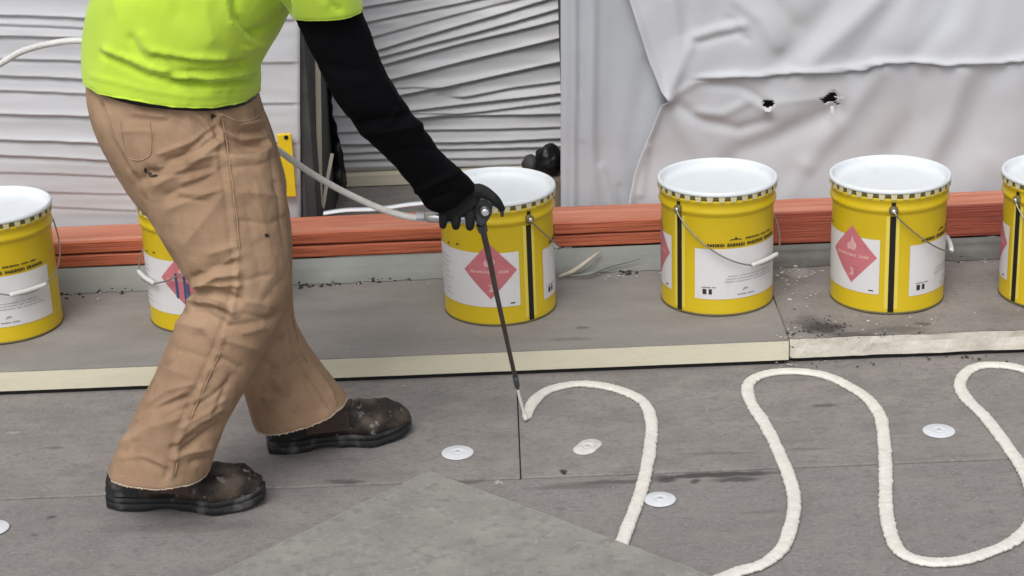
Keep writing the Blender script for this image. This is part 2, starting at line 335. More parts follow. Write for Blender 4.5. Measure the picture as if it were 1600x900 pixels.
# cover board lying askew in the foreground
c0 = G(670, 735, .018); ca = G(330, 900, .018); cb = G(1115, 900, .018)
e1 = (ca-c0)/np.linalg.norm(ca-c0); e2 = np.array([-e1[1], e1[0], 0]); e2 = e2 if e2 @ (cb-c0) > 0 else -e2
e2b = (cb-c0)/np.linalg.norm(cb-c0)
def quadboard(name, zb, zt, mtop, parent, inset=0.0):
    q = [c0+inset*(e1+e2b), c0+e1*1.2+e2b*inset, c0+e1*1.2+e2b*2.2, c0+e2b*2.2+e1*inset]
    N1 = 60; side = [q[0]+(q[1]-q[0])*t for t in np.linspace(0, 1, N1)] + [q[1]+(q[2]-q[1])*t for t in np.linspace(0, 1, N1)][1:] + [q[2]+(q[3]-q[2])*t for t in np.linspace(0, 1, N1)][1:] + [q[3]+(q[0]-q[3])*t for t in np.linspace(0, 1, 140)][1:-1]
    s = np.array(side); w_ = np.array([[mnoise.noise(Vector((p[0]*25, p[1]*25, .3))), mnoise.noise(Vector((p[0]*25, p[1]*25, 5.3))), 0] for p in s])*.0022
    s = s+w_; n = len(s); a = s.copy(); a[:, 2] = zb; b = s.copy(); b[:, 2] = zt
    return mob(name, np.concatenate([a, b]), [tuple(range(n))[::-1], tuple(range(n, 2*n))]+[(i, (i+1) % n, n+(i+1) % n, n+i) for i in range(n)], mtop, parent)
cv = thing('cover_board', 'grey-green mottled cover board laid askew over the bead in the foreground', 'cover board', (c0[0], c0[1], 0))
quadboard('core', .0045, .0165, M['cover_edge'], cv)
quadboard('facer', .0167, .0182, M['cover'], cv, .0032)

# ------------------------------------------------------------------ kerb: membrane upstand and timbers
def plank(name, x0, x1, y0, y1, z0, z1, m, label, tw=0.0, seed=0):
    nx = 90; xs = np.linspace(x0, x1, nx); rings = []
    for x in xs:
        dz = mnoise.noise(Vector((x*1.7, seed, 0)))*.003; dy = mnoise.noise(Vector((x*1.3, seed+9, 0)))*.004
        c = .004; r_ = [(y0+c, z0), (y1-c, z0), (y1, z0+c), (y1, z1-c), (y1-c, z1), (y0+c, z1), (y0, z1-c), (y0, (z0+z1)/2), (y0, z0+c)]
        rings.append(np.array([(x, yy+dy+mnoise.noise(Vector((x*14, yy*60, zz*60)))*.0012, zz+dz+mnoise.noise(Vector((x*9, yy*30, zz*40+4)))*.0012) for yy, zz in r_]))
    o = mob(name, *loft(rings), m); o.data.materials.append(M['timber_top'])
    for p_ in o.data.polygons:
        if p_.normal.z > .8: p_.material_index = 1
    set_origin(o)
    return tag(o, label, 'timber', 'painted kerb timbers behind the buckets')
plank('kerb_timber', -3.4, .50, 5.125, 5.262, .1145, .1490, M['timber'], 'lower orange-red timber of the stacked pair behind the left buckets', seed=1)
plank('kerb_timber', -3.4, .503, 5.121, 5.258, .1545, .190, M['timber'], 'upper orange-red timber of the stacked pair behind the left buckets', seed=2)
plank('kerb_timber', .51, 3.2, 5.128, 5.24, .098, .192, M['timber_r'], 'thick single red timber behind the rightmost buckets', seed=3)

def membrane(name, x0, x1, label, m, wav, seed, ztop, lip):
    nx = int((x1-x0)/.012); xs = np.linspace(x0, x1, nx); prof = [(5.124, ztop, 0), (5.118, ztop-.002, .2), (5.112, ztop-.02, .8), (5.102, .090, 1), (5.090, .079, 1), (5.076, .072, .6), (5.064, .0695, .3), (5.048-lip, .0675, .1)]
    rows = []
    for yy, zz, s in prof:
        n1 = np.array([mnoise.noise(Vector((x*3.2+zz*12, seed, zz*18)))+.5*mnoise.noise(Vector((x*11+zz*30, seed+4, zz*30))) for x in xs])
        edge = np.array([mnoise.noise(Vector((x*26, seed, 1)))+.6*mnoise.noise(Vector((x*70, seed, 2))) for x in xs])*(.010 if s == .1 else 0)
        rows.append(np.stack([xs, yy-np.abs(n1)*wav*s+edge, np.full(nx, zz)+(np.abs(n1)*.004*s if s < .5 else 0)], 1))
    top = np.concatenate(rows); bot = top.copy(); bot[:, 1] += .004; bot[:, 2] -= .0008
    nr = len(prof); f = grid_faces(nr, nx); f2 = [tuple(i+nr*nx for i in q[::-1]) for q in f]
    o = mob(name, np.concatenate([top, bot]), f+f2, m, smooth=True); set_origin(o)
    return tag(o, label, 'membrane')
membrane('membrane_strip', -3.4, .505, 'smooth grey-green membrane strip below the paired timbers', M['membrane'], .004, 2, .113, .0)
membrane('membrane_strip', .507, 3.2, 'wrinkled darker membrane strip below the timbers at the right', M['membrane_d'], .016, 5, .097, .02)

# ------------------------------------------------------------------ wrapped packs behind the kerb
def pack(name, label, y0, depth, X, Y, D, m, zb=0.002, core=None):
    """closed pack whose front is a wrinkled skin; X, Y are grids of sample points, D the bulge in metres"""
    nr, nc = X.shape; w_ = P(X, Y, y0)
    front = w_.copy(); front[..., 1] -= D
    front[-1, :, 2] = zb; front[-1, :, 1] = y0
    fv = front.reshape(-1, 3); f = grid_faces(nr, nc)
    bk = fv.copy(); n = len(fv)
    # sides, top, bottom and back as one strip going round the border
    bi = [j for j in range(nc)]+[i*nc+nc-1 for i in range(1, nr)]+[(nr-1)*nc+j for j in range(nc-2, -1, -1)]+[i*nc for i in range(nr-2, 0, -1)]
    x0, x1 = front[:, 0, 0].mean(), front[:, -1, 0].mean(); z1 = front[0, :, 2].mean()
    back = []
    for i in bi:
        p = fv[i].copy(); p[1] = y0+depth; back.append(p)
    v = np.concatenate([fv, np.array(back)]); k = len(bi)
    for a in range(k):
        b = (a+1) % k; f.append((bi[a], n+a, n+b, bi[b]))
    f.append(tuple(n+a for a in range(k)))
    return v, f
def gridpx(x0, x1, y0, y1, sx, sy):
    return np.meshgrid(np.arange(x0, x1+sx*.5, sx), np.arange(y0, y1+sy*.5, sy))
def noiseg(X, Y, sx, sy, seed):
    return np.array([mnoise.noise(Vector((a*sx, b*sy, seed))) for a, b in zip(X.ravel(), Y.ravel())]).reshape(X.shape)

# left pack
X, Y = gridpx(-420, 466, -330, 420, 6, 2.0)
D = noiseg(X, Y, .004, .010, 3)*.007 + noiseg(X, Y, .006, .06, 8)*.002
left = [(-40, .007), (-12, .010), (24, .011), (40, .006), (55, .012), (91, .010), (120, .012), (143, .009), (177, .013), (218, .013), (245, .010), (270, .004), (298, .004), (323, .003)]
for i, (yy, a) in enumerate(left):
    w1 = 4*math.sin(i*1.7); xe = 250 if i < 11 else 330
    D += lap(X, Y, [(-420, yy-6+w1), (-150, yy-3-w1), (0, yy-2+w1*.5), (80, yy+w1*.3), (170, yy+4), (xe, yy+7-w1)], a*.85, 8 if i % 2 else 12, 3.2, 60)
for yy in (-40, 30, 97, 161, 223, 291):
    D += lap(X, Y, [(330, yy+1), (400, yy), (470, yy-1)], .005, 20, 3, 30)
D *= smooth01((466-X)/10)*.9+.1
v, f = pack('wrapped_pack', '', 5.30, 1.15, X, Y, D, M['wrap'])
o = mob('wrapped_pack', v, f, M['wrap'], smooth=True); set_origin(o)
tag(o, 'white plastic wrapped pack with level creases behind the worker at the left', 'wrapped pack', 'plastic wrapped packs behind the kerb')

# middle pack, standing farther back, with creases fanning out to the right
X, Y = gridpx(512, 930, -330, 262, 4, 1.5)
D = noiseg(X, Y, .006, .012, 13)*.010 + noiseg(X, Y, .010, .07, 18)*.003
zz = lambda x, y: (540+x/3.214, y/3.214)
fan = [((100, -330), (1075, -420), .010), ((100, -190), (1075, -300), .012), ((100, -90), (1075, -250), .012), ((100, 30), (1075, -140), .009), ((60, 115), (1075, -100), .008), ((100, 190), (1075, -62), .006), ((100, 262), (1075, -25), .012), ((150, 285), (1075, 38), .012),
       ((180, 320), (1075, 95), .013), ((180, 402), (1075, 185), .016), ((220, 480), (1075, 305), .016), ((600, 480), (1075, 405), .010), ((250, 555), (1080, 462), .013), ((300, 590), (1085, 505), .010),
       ((300, 592), (1085, 565), .011), ((-60, 660), (1085, 632), .009), ((-60, 720), (1085, 688), .012), ((-60, 765), (1085, 730), .010), ((-60, 800), (1085, 775), .009), ((-60, 838), (1085, 812), .007), ((-60, 470), (330, 430), .005), ((-60, 580), (330, 560), .006)]
for i, (a, b, am) in enumerate(fan):
    p0 = zz(*a); p1 = zz(*b); mid = ((p0[0]+p1[0])/2, (p0[1]+p1[1])/2+2*math.sin(i*2.1)); p2 = (p1[0]+60, p1[1]-(p0[1]-p1[1])*-.0)
    D += lap(X, Y, [p0, mid, p1, p2], am*1.1, 8, 3.2, 30)
v, f = pack('wrapped_pack', '', 6.12, 1.15, X, Y, D, M['wrap'], zb=.045)
o = mob('wrapped_pack', v, f, M['wrap'], smooth=True); set_origin(o)
tag(o, 'white plastic wrapped pack with fanned creases behind the outstretched arm', 'wrapped pack', 'plastic wrapped packs behind the kerb')
pa = P(505, 262, 6.12); pb = P(925, 262, 6.12)
o = mob('support_board', *boxvf(pa[0], pb[0], 6.09, 7.2, .002, .042), M['foam']); bevel(o, .003); set_origin(o)
tag(o, 'cream foam board under the wrapped pack with fanned creases', 'foam board')

# right pack: dark core under two draped sheets
lc = P(882, 310, 5.36)[0]
rt = mob('covered_stack', *boxvf(lc+.02, 3.1, 5.37, 6.4, .002, 1.1), M['darkgrey']); bevel(rt, .01); set_origin(rt)
tag(rt, 'dark stack hidden under the draped plastic sheets, seen only through the tears', 'covered stack')
def sheet(name, label, y0, X, Y, D, m, holes=(), thick=.002):
    nr, nc = X.shape; w_ = P(X, Y, y0); w_[..., 1] -= D
    fv = w_.reshape(-1, 3); f = grid_faces(nr, nc)
    if holes:
        xr, yr = X.ravel(), Y.ravel(); keep = []
        for q in f:
            cx = xr[list(q)].mean(); cy = yr[list(q)].mean(); inside = False
            for (hx, hy, hw, hh, tilt) in holes:
                a = math.radians(tilt); dx, dy = cx-hx, cy-hy; u_, v_ = dx*math.cos(a)+dy*math.sin(a), -dx*math.sin(a)+dy*math.cos(a)
                if (u_/hw)**2+(v_/hh)**2 < 1+.9*mnoise.noise(Vector((cx*.12, cy*.12, 2))): inside = True
            if not inside: keep.append(q)
        f = keep
    o = mob(name, fv, f, m, smooth=True)
    s = o.modifiers.new('thickness', 'SOLIDIFY'); s.thickness = thick; s.offset = 0
    return tag(o, label, 'plastic sheet', 'plastic sheets draped over the right hand stack')
# back panel sheet, wrapping the left corner of the stack
X, Y = gridpx(876, 1075, -330, 345, 4, 4)
D = noiseg(X, Y, .012, .006, 23)*.008 + .012*smooth01((X-876)/25) + .02*smooth01((Y-220)/140)
for pts, a, wd in (([(895, -300), (896, 140), (892, 345)], .010, 6), ([(912, -300), (908, 120), (905, 220), (908, 345)], -.007, 7), ([(922, -300), (920, 345)], .007, 8), ([(905, 150), (908, 215)], .004, 4), ([(935, 345), (925, 210), (930, -100)], .006, 6), ([(940, -300), (960, 120), (935, 345)], -.004, 20), ([(960, 345), (940, 260)], .007, 7), ([(1000, 345), (985, 230), (1010, 100)], -.005, 14), ([(975, 345), (968, 290)], -.005, 6)):
    D += ridge(X, Y, pts, a, wd)
D -= .03*smooth01((X-1025)/40)
sheet('plastic_sheet', 'pale blue-grey sheet hanging at the left corner of the right hand stack', 5.335, X, Y, D, M['panel'])
# front sheet: gathered at its left edge
ys = np.arange(-330, 346, 3.0); s_ = np.linspace(0, 1, 190)**1.15
xl = np.interp(ys, [-330, -60, 0, 40, 90, 140, 154, 158, 162, 200, 240, 270, 300, 345], [880, 960, 983, 996, 1012, 1032, 1043, 1036, 1031, 1017, 1000, 990, 983, 975])
X = xl[:, None]+(2150-xl[:, None])*s_[None, :]; Y = np.repeat(ys[:, None], 190, 1)
D = noiseg(X, Y, .004, .006, 33)*.018 + noiseg(X*.7+Y*.7, Y*.7-X*.7, .02, .006, 35)*.006 + .012*smooth01((Y-230)/110)
D += .014*np.exp(-((X-xl[:, None])/9)**2) + .010*smooth01((1130-X)/60)
hem = [(1010, 121), (1060, 117), (1110, 121), (1160, 118), (1205, 116), (1253, 111.5), (1320, 110), (1353, 107), (1367, 99), (1400, 96), (1427, 95), (1450, 97), (1477, 99), (1527, 95.5), (1560, 96), (1593, 93), (1605, 90), (2150, 70)]
D += lap(X, Y, [(1130, 119)]+hem[4:], .019, 5, 3.0, 60) + lap(X, Y, [(1200, 112), (1340, 103), (1362, 97)], .006, 4, 4, 20)
for pts, a, wd in (
    ([(1335, -60), (1300, 10), (1225, 90)], -.018, 20), ([(1400, -60), (1372, 0), (1262, 98)], .014, 13), ([(1425, -20), (1330, 90)], -.008, 14), ([(1505, -60), (1485, 20), (1425, 92)], -.010, 15), ([(1450, -60), (1400, 60)], .008, 18), ([(1560, -60), (1530, 60)], -.006, 16),
    ([(1310, 172), (1240, 205), (1160, 238), (1100, 300)], -.017, 17), ([(1370, 112), (1330, 170), (1262, 255)], .012, 15), ([(1440, 125), (1430, 180), (1395, 240)], -.014, 22), ([(1505, 115), (1480, 190), (1440, 270)], .011, 14), ([(1550, 110), (1520, 190), (1480, 275)], -.010, 18), ([(1600, 110), (1560, 260)], .006, 18), ([(1640, 110), (1600, 300)], -.008, 16),
    ([(1043, 150), (1068, 90), (1085, 57), (1120, 46), (1160, 38)], .011, 7), ([(1085, 66), (1150, 52)], -.007, 6), ([(1040, 156), (1052, 110), (1060, 60), (1050, 0)], .010, 9), ([(1075, 0), (1070, 50)], -.008, 12), ([(1046, 150), (1090, 124), (1150, 117)], .007, 6), ([(1060, 165), (1100, 190), (1155, 203), (1200, 190)], -.011, 9), ([(1090, 175), (1130, 178), (1165, 160)], .007, 7), ([(1110, 130), (1160, 135), (1195, 160)], -.008, 7), ([(1165, 150), (1195, 170)], .006, 6), ([(1215, 160), (1290, 152)], .003, 6),
    ([(1036, 165), (1060, 215), (1075, 280)], -.009, 14), ([(1040, 170), (1090, 230), (1130, 290)], .008, 14), ([(1012, 230), (1000, 300)], .008, 6), ([(1150, 0), (1190, 30), (1215, 70)], .010, 10), ([(1180, -30), (1240, 40)], -.012, 14), ([(1140, 30), (1165, 60)], -.007, 6), ([(1260, 260), (1220, 320)], .008, 14), ([(1540, 250), (1500, 330)], .009, 16)):
    D += ridge(X, Y, pts, a*.72, wd*1.1)
for hx, hy in ((1200, 161), (1297, 153)): D += .007*np.exp(-(((X-hx)/22)**2+((Y-hy)/18)**2))
shf = sheet('plastic_sheet', 'torn white sheet with a drooping hem draped over the right hand stack', 5.31, X, Y, D, M['sheet'], holes=[(1201, 161, 8, 6, -20), (1297, 152, 10, 8, -60), (1307, 160, 6, 3, 70), (1290, 156, 7, 4, 0)], thick=.0015)
def flap(px, py, pts):
    c = P(px, py, 5.27); v = [P(px+a, py+b, 5.285-d) for a, b, d in pts]; n = len(v)
    v2 = [p+np.array([0, .0015, 0]) for p in v]
    mob('torn_flap', v+v2, [tuple(range(n)), tuple(range(n, 2*n))[::-1]]+[(i, (i+1) % n, n+(i+1) % n, n+i) for i in range(n)], M['sheet'], shf)
flap(1200, 168, [(-8, 0, 0), (7, 1, 0), (3, 7, .012), (-4, 6, .010)])
flap(1310, 155, [(-2, -2, 0), (3, 6, 0), (12, 0, .014), (6, -5, .008)])
flap(1300, 172, [(-3, -6, 0), (3, -6, 0), (2, 6, .010), (-2, 5, .012)])
flap(1300, 141, [(-6, 4, 0), (7, 3, 0), (3, -3, .006)])

# ------------------------------------------------------------------ things in the gap between the packs
xe = P(466, 200, 5.30)[0]
o = mob('dark_panel', *boxvf(xe+.004, xe+.034, 5.315, 6.0, .002, 1.05), M['darkgrey']); bevel(o, .004); set_origin(o)  # added panel: its dark colour stands for shade on the pack's side
tag(o, 'added dark grey panel in place of the shade on the side of the left wrapped pack', 'panel')
o = mob('dark_panel', *boxvf(xe+.036, P(517, 300, 5.95)[0], 5.95, 6.0, .002, 1.0), M['darkgrey']); bevel(o, .004); set_origin(o)
tag(o, 'dark grey panel standing upright at the back of the gap between packs', 'panel')
# ragged black sheet hanging beside it
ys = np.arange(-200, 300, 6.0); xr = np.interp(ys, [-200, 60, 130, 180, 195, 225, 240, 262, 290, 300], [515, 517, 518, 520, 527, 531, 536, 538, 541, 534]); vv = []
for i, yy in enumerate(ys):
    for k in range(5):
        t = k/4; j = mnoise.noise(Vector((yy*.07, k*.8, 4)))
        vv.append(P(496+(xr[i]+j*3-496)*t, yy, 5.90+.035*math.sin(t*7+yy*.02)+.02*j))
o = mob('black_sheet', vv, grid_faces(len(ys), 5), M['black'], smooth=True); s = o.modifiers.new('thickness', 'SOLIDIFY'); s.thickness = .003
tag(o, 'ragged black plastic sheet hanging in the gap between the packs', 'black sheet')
def stick(name, a, b, wd, m, label, cat):
    a = V3(a); b = V3(b); d = b-a; d /= np.linalg.norm(d); s = np.cross(d, [0, 1, 0]); s /= np.linalg.norm(s); t = np.cross(d, s)
    ring = lambda c: np.array([c+wd*(i*s)+wd*.6*(j*t) for i, j in ((-1, -1), (1, -1), (1, 1), (-1, 1))])
    o = mob(name, *loft([ring(a), ring((a+b)/2+s*wd*.15), ring(b)]), m); bevel(o, wd*.3); set_origin(o); return tag(o, label, cat)
p = G(496, 312, .002); q = P(492, -150, 5.72)
stick('wood_batten', P(500, 322, 5.45), P(494, -150, 5.47), .0078, M['cream'], 'thin cream batten standing upright in the dark gap', 'batten')
stick('wood_batten', P(504, 326, 5.47), P(519, 240, 5.56), .0055, M['cream'], 'short pale batten leaning in the dark gap beside the upright one', 'batten')
# yellow tag fixed to the wrapped pack
a = P(433, 208, 5.285); b = P(456, 208, 5.285); zb = P(447, 306, 5.285)[2]
t = thing('yellow_tag', 'narrow yellow tag with a black dot on the wrapped pack beside the worker\'s hip', 'tag', (a[0], 5.285, zb))
o = mob('card', *boxvf(a[0], b[0], 5.272, 5.284, zb, a[2]), M['yellow_tool'], t); bevel(o, .003)
bp_ = P(447, 215, 5.270); a8 = np.linspace(0, 2*math.pi, 12, endpoint=False)
v = [bp_+np.array([math.cos(x)*.006, 0, math.sin(x)*.006]) for x in a8]; v2 = [p+np.array([0, .004, 0]) for p in v]
mob('eyelet', v+v2, [tuple(range(12)), tuple(range(12, 24))[::-1]]+[(i, (i+1) % 12, 12+(i+1) % 12, 12+i) for i in range(12)], M['black'], t)
# black bag and its wood block behind the third bucket
def crumple(c, rad, seed, m, name, label, cat, sub=4):
    bm = bmesh.new(); bmesh.ops.create_icosphere(bm, subdivisions=sub, radius=1)
    for v in bm.verts:
        n = mnoise.noise(v.co*1.6+Vector((seed, 0, 0)))*.2+abs(mnoise.noise(v.co*4+Vector((seed, 4, 0))))*-.16
        v.co = v.co*(1+n)
    vv = np.array([v.co for v in bm.verts])*np.array(rad)+np.array(c); ff = [tuple(x.index for x in f.verts) for f in bm.faces]; bm.free()
    o = mob(name, vv, ff, m, smooth=True); set_origin(o); return tag(o, label, cat)
bb = P(856, 248, 5.5)
o = mob('wood_block', *boxvf(P(835, 300, 5.5)[0], P(878, 300, 5.5)[0], 5.44, 5.56, .002, P(856, 272, 5.5)[2]), M['wood']); bevel(o, .004); set_origin(o); tag(o, 'weathered wood block standing behind the bucket under the black bag', 'wood block')
crumple(P(857, 249, 5.49), (.042, .045, .045), 3, M['black'], 'black_bag', 'crumpled black plastic bag behind the bucket beside the sprayer', 'bag')
crumple(P(829, 256, 5.52), (.026, .03, .028), 8, M['darkgrey'], 'grey_rag', 'small dark grey rag lying next to the crumpled black bag', 'rag', 3)
# white edge of loose film on the timber
v = catmull([P(x, y, 5.27) for x, y in ((505, 334), (540, 329), (590, 327), (640, 320), (690, 316), (720, 318))], 6)
top = v+np.array([0, 0, .002]); rows = np.concatenate([v+np.array([0, -.003, -.004]), top, v+np.array([0, .022, .001])])
o = mob('film_strip', rows, grid_faces(3, len(v)), M['lid'], smooth=True); s = o.modifiers.new('thickness', 'SOLIDIFY'); s.thickness = .002
tag(o, 'white strip of loose film along the back of the timber, under the hose', 'film')
# pale scraps of film in front of the kerb
def scrap(pts, z, r_, label, m='cream'):
    v, f = tube(catmull([G(a, b, z+dz) for a, b, dz in pts], 5), r_, 6); o = mob('film_scrap', v, f, M[m], smooth=True); set_origin(o)
    return tag(o, label, 'film scrap', 'scraps of film by the kerb')
scrap([(872, 432, .006), (895, 424, .010), (918, 408, .03), (938, 393, .04)], .071, (.003, .007, .006, .003), 'pale twisted film scrap leaning on the membrane between two buckets')
scrap([(888, 431, .004), (920, 428, .010), (950, 417, .012), (1000, 405, .02)], .071, (.002, .005, .004, .001), 'flatter grey film scrap trailing right of the twisted one', 'membrane')
scrap([(1512, 366, .01), (1540, 370, .014), (1570, 377, .010), (1600, 382, .005)], .075, (.003, .009, .008, .003), 'white film scrap lying by the red timber between the rightmost buckets', 'lid')

# ------------------------------------------------------------------ buckets
def patch(a0, a1, z0, z1, r_, na=None, nz=2):
    na = na or max(2, int(abs(a1-a0)/4)+1)
    A, Z = np.meshgrid(np.radians(np.linspace(a0, a1, na)), np.linspace(z0, z1, nz))
    v = np.stack([r_*np.sin(A), -r_*np.cos(A), Z], -1).reshape(-1, 3); return v, grid_faces(nz, na)
RB = .1445; HB = .333
def wrapmesh(v2, f, a0, z0, r_):
    """bend flat (x right, y up, metres) shapes round the bucket"""
    v2 = np.asarray(v2, float); a = math.radians(a0)+v2[:, 0]/r_
    return np.stack([r_*np.sin(a), -r_*np.cos(a), z0+v2[:, 1]], 1), f
def poly2(pts): return np.array(pts), [tuple(range(len(pts)))]
def rect2(x0, y0, x1, y1): return poly2([(x0, y0), (x1, y0), (x1, y1), (x0, y1)])
def marks(x0, x1, y0, y1, seed, gap=.0022, wd=.0058, word=(7, 7, 8)):
    r_ = random.Random(seed); out = []; x = x0; k = 0; wi = 0; gap *= .5
    while x < x1:
        w_ = wd*(.7+.6*r_.random())
        h = y1-y0
        st = r_.choice([[(0, .05, .9, .95)], [(0, .1, .4, 1), (.55, 0, 1, .9)], [(0, 0, 1, .55), (0.1, .65, .9, 1)], [(0, .12, 1, .8)]])
        for a, b, c_, d in st: out.append(rect2(x+a*w_, y0+b*h, x+c_*w_, y0+d*h))
        x += w_+gap; k += 1
        if k >= word[wi % len(word)]: k = 0; wi += 1; x += wd
    return merge(*out)
def build_bucket(bail_side):
    t = thing('bucket', '', 'bucket', (0, 0, 0), group='yellow lidded buckets along the kerb')
    body = [(0, .006), (.138, .006), (.1405, .0), (.1445, .0), (.1455, .004), (.1455, .010), (RB, .014), (RB, .262), (.1450, .266), (.1495, .272), (.1512, .277), (.1498, .282), (.1478, .287), (.1475, .297), (.1500, .3015), (.1510, .305), (.1498, .3085), (.1478, .312), (.1478, HB-.008)]
    mob('body', *lathe(body, 72), M['yellow'], t, True, True)
    mob('chime_shade_ring', *lathe([(.139, .0), (.1462, .0), (.1466, .002), (.1464, .0055), (.1440, .0065)], 60), M['gasket'], t, True, True)  # dark ring over the chime: shade at the bucket's foot put into colour
    lid = mob('lid', *lathe([(0, HB-.022), (.10, HB-.0225), (.134, HB-.022), (.1405, HB-.019), (.1435, HB-.010), (.1455, HB-.002), (.1485, HB), (.1525, HB-.002), (.1545, HB-.007), (.1540, HB-.011), (.1500, HB-.0125), (.1480, HB-.012)], 72), M['lid'], t, True, True)
    mob('gasket', *lathe([(.1481, HB-.011), (.1505, HB-.012), (.1507, HB-.022), (.1481, HB-.023)], 60), M['gasket'], t, True, True)
    lv = []
    for k in range(32):
        a = 2*math.pi*k/32; ca, sa = math.cos(a), math.sin(a)
        q = np.array([(-.0085, -.1525, HB-.010), (.0085, -.1525, HB-.010), (.0062, -.1528, HB-.026), (-.0062, -.1528, HB-.026), (-.0085, -.149, HB-.010), (.0085, -.149, HB-.010), (.0062, -.1508, HB-.026), (-.0062, -.1508, HB-.026)])
        q = np.stack([q[:, 0]*ca-q[:, 1]*sa, q[:, 0]*sa+q[:, 1]*ca, q[:, 2]], 1)
        mob('lug', q, [(0, 1, 2, 3), (7, 6, 5, 4), (0, 4, 5, 1), (1, 5, 6, 2), (2, 6, 7, 3), (3, 7, 4, 0)], M['lug'], lid, False, True)
    # welded seam: bare yellow margins and a black stripe
    mob('seam_margin', *merge(patch(-6.6, -2.9, .014, .262, RB+.0007, 3), patch(2.9, 6.6, .014, .262, RB+.0007, 3)), M['yellow_pale'], t, False, True)
    mob('seam_stripe', *merge(patch(-2.9, 2.9, .002, .262, RB+.0018, 3), patch(-2.0, 2.0, .283, .300, .1497, 3)), M['black_paint'], t, False, True)
    # product label
    la = mob('product_label', *patch(18, 122, .046, .182, RB+.0009, None, 2), M['label'], t, True, True)
    R2 = RB+.0019
    mob('header_print', *merge(wrapmesh(*marks(-.100, .105, .188, .1965, 4), 70, 0, R2), wrapmesh(*marks(.0, .09, .2035, .2085, 9, .0016, .0046, (8, 4)), 70, 0, R2),
        wrapmesh(*poly2([(-.045, .204), (-.037, .208), (-.032, .2065), (-.027, .213), (-.021, .2065), (-.016, .208), (-.009, .204), (-.027, .2055)]), 70, 0, R2)), M['print'], t, False, True)
    mob('icon_print', *merge(wrapmesh(*rect2(-.112, .060, -.102, .074), 70, 0, R2), wrapmesh(*rect2(-.096, .060, -.088, .074), 70, 0, R2), wrapmesh(*marks(-.114, -.08, .0775, .0800, 3, .001, .003), 70, 0, R2)), M['print'], la, False, True)
    mob('maker_mark', *merge(wrapmesh(*poly2([(-.009, .066), (-.003, .074), (.004, .0745), (.010, .070), (.002, .0705)]), 70, 0, R2), wrapmesh(*marks(-.022, .026, .0555, .0590, 6, .001, .0032), 70, 0, R2)), M['print_grey'], la, False, True)
    mob('fine_print', *merge(*[wrapmesh(*marks(-.055+.004*(k % 3), .10-.01*(k % 4), .092+.0075*k, .0945+.0075*k, 20+k, .0022, .0040, (5, 9, 3, 7)), 70, 0, R2) for k in range(3)]), M['print_grey'], la, False, True)
    # hazard label with the red diamond
    lb = mob('hazard_label', *patch(-122, -12, .052, .198, RB+.0009, None, 2), M['label'], t, True, True)
    hd = .076; n = 8; ed = []
    for (x0, y0), (x1, y1) in (((0, -hd), (hd, 0)), ((hd, 0), (0, hd)), ((0, hd), (-hd, 0)), ((-hd, 0), (0, -hd))):
        for i in range(n): ed.append((x0+(x1-x0)*i/n, y0+(y1-y0)*i/n))
    dv = []; df = []                                   # fan of strips so that the diamond bends with the bucket
    xs = np.linspace(-hd, hd, 17)
    for x in xs: dv += [(x*.92, -(hd-abs(x))), (x*.92, hd-abs(x))]
    for i in range(16): df.append((2*i, 2*i+2, 2*i+3, 2*i+1))
    dia = mob('placard', *wrapmesh(dv, df, -42, .150, RB+.0016), M['red'], lb, False, True)
    fl = [(-.012, .012), (-.016, .022), (-.011, .032), (-.008, .026), (-.003, .040), (.001, .052), (.006, .040), (.009, .030), (.012, .034), (.014, .022), (.010, .012)]
    R3 = R2+.0004
    mob('flame_symbol', *wrapmesh(*poly2(fl), -42, .150, R3), M['pink'], dia, False, True)
    tx = mob('placard_text', *wrapmesh(*marks(-.050, .048, -.006, .002, 12, .0022, .0062, (9, 6)), -42, .150, R3), M['pink'], dia, False, True); tx['kind'] = 'stuff'
    mob('class_number', *wrapmesh(*poly2([(-.005, -.056), (.006, -.056), (.008, -.050), (.005, -.046), (.008, -.041), (.005, -.036), (-.005, -.036), (-.005, -.040), (.001, -.041), (-.002, -.045), (.001, -.050), (-.005, -.052)]), -42, .150, R3), M['pink'], dia, False, True)
    for pts_, aa, zz_ in (([(-.004, 0), (.002, .006), (.008, .001)], -92, .206), ([(-.004, 0), (.001, .006), (.009, .002)], -78, .210), ([(-.006, 0), (.006, 0), (.006, .003), (-.006, .003)], -20, .060)):
        mob('hazard_print', *wrapmesh(*poly2(pts_), aa, zz_, R2), M['print'], lb, False, True)
    mob('hazard_text', *merge(*[wrapmesh(*marks(-.045, .02-.008*(k % 3), .070+.014*k, .0725+.014*k, 40+k, .002, .0042, (6, 4, 9)), -96, 0, R2) for k in range(8)]), M['print_grey'], lb, False, True)
    # ears and bail
    for s in (0, 1):
        a = math.pi*s; d = np.array([math.sin(a), -math.cos(a), 0])
        ear = mob('ear', *tube([d*.146+np.array([0, 0, .279]), d*.1545+np.array([0, 0, .279]), d*.157+np.array([0, 0, .279])], (.0125, .0115, .008), 16), M['gasket'], t, True, True)
        mob('rivet', *tube([d*.156+np.array([0, 0, .279]), d*.160+np.array([0, 0, .279])], (.006, .005), 12), M['steel'], ear, True, True)
    ph = np.linspace(0, math.pi, 60); rr = .1585+.004*np.sin(ph)**2
    path = np.stack([rr*np.sin(ph)*bail_side, -rr*np.cos(ph), .279-.148*np.sin(ph)**.85], 1)
    bail = mob('bail', *tube(path, .0021, 6), M['wire'], t, True, True)
    i0, i1 = 22, 38; chord = path[i0:i1].copy(); mid = path[30]
    mob('grip', *tube(catmull([path[24]*[1.012, 1.012, 1], (path[24]+path[36])*[.5, .5, .5]*[1.03, 1.03, 1]-np.array([0, 0, .001]), path[36]*[1.012, 1.012, 1]], 6), (.0058, .0064, .0064, .0058), 10), M['grip'], bail, True, True)
    return t
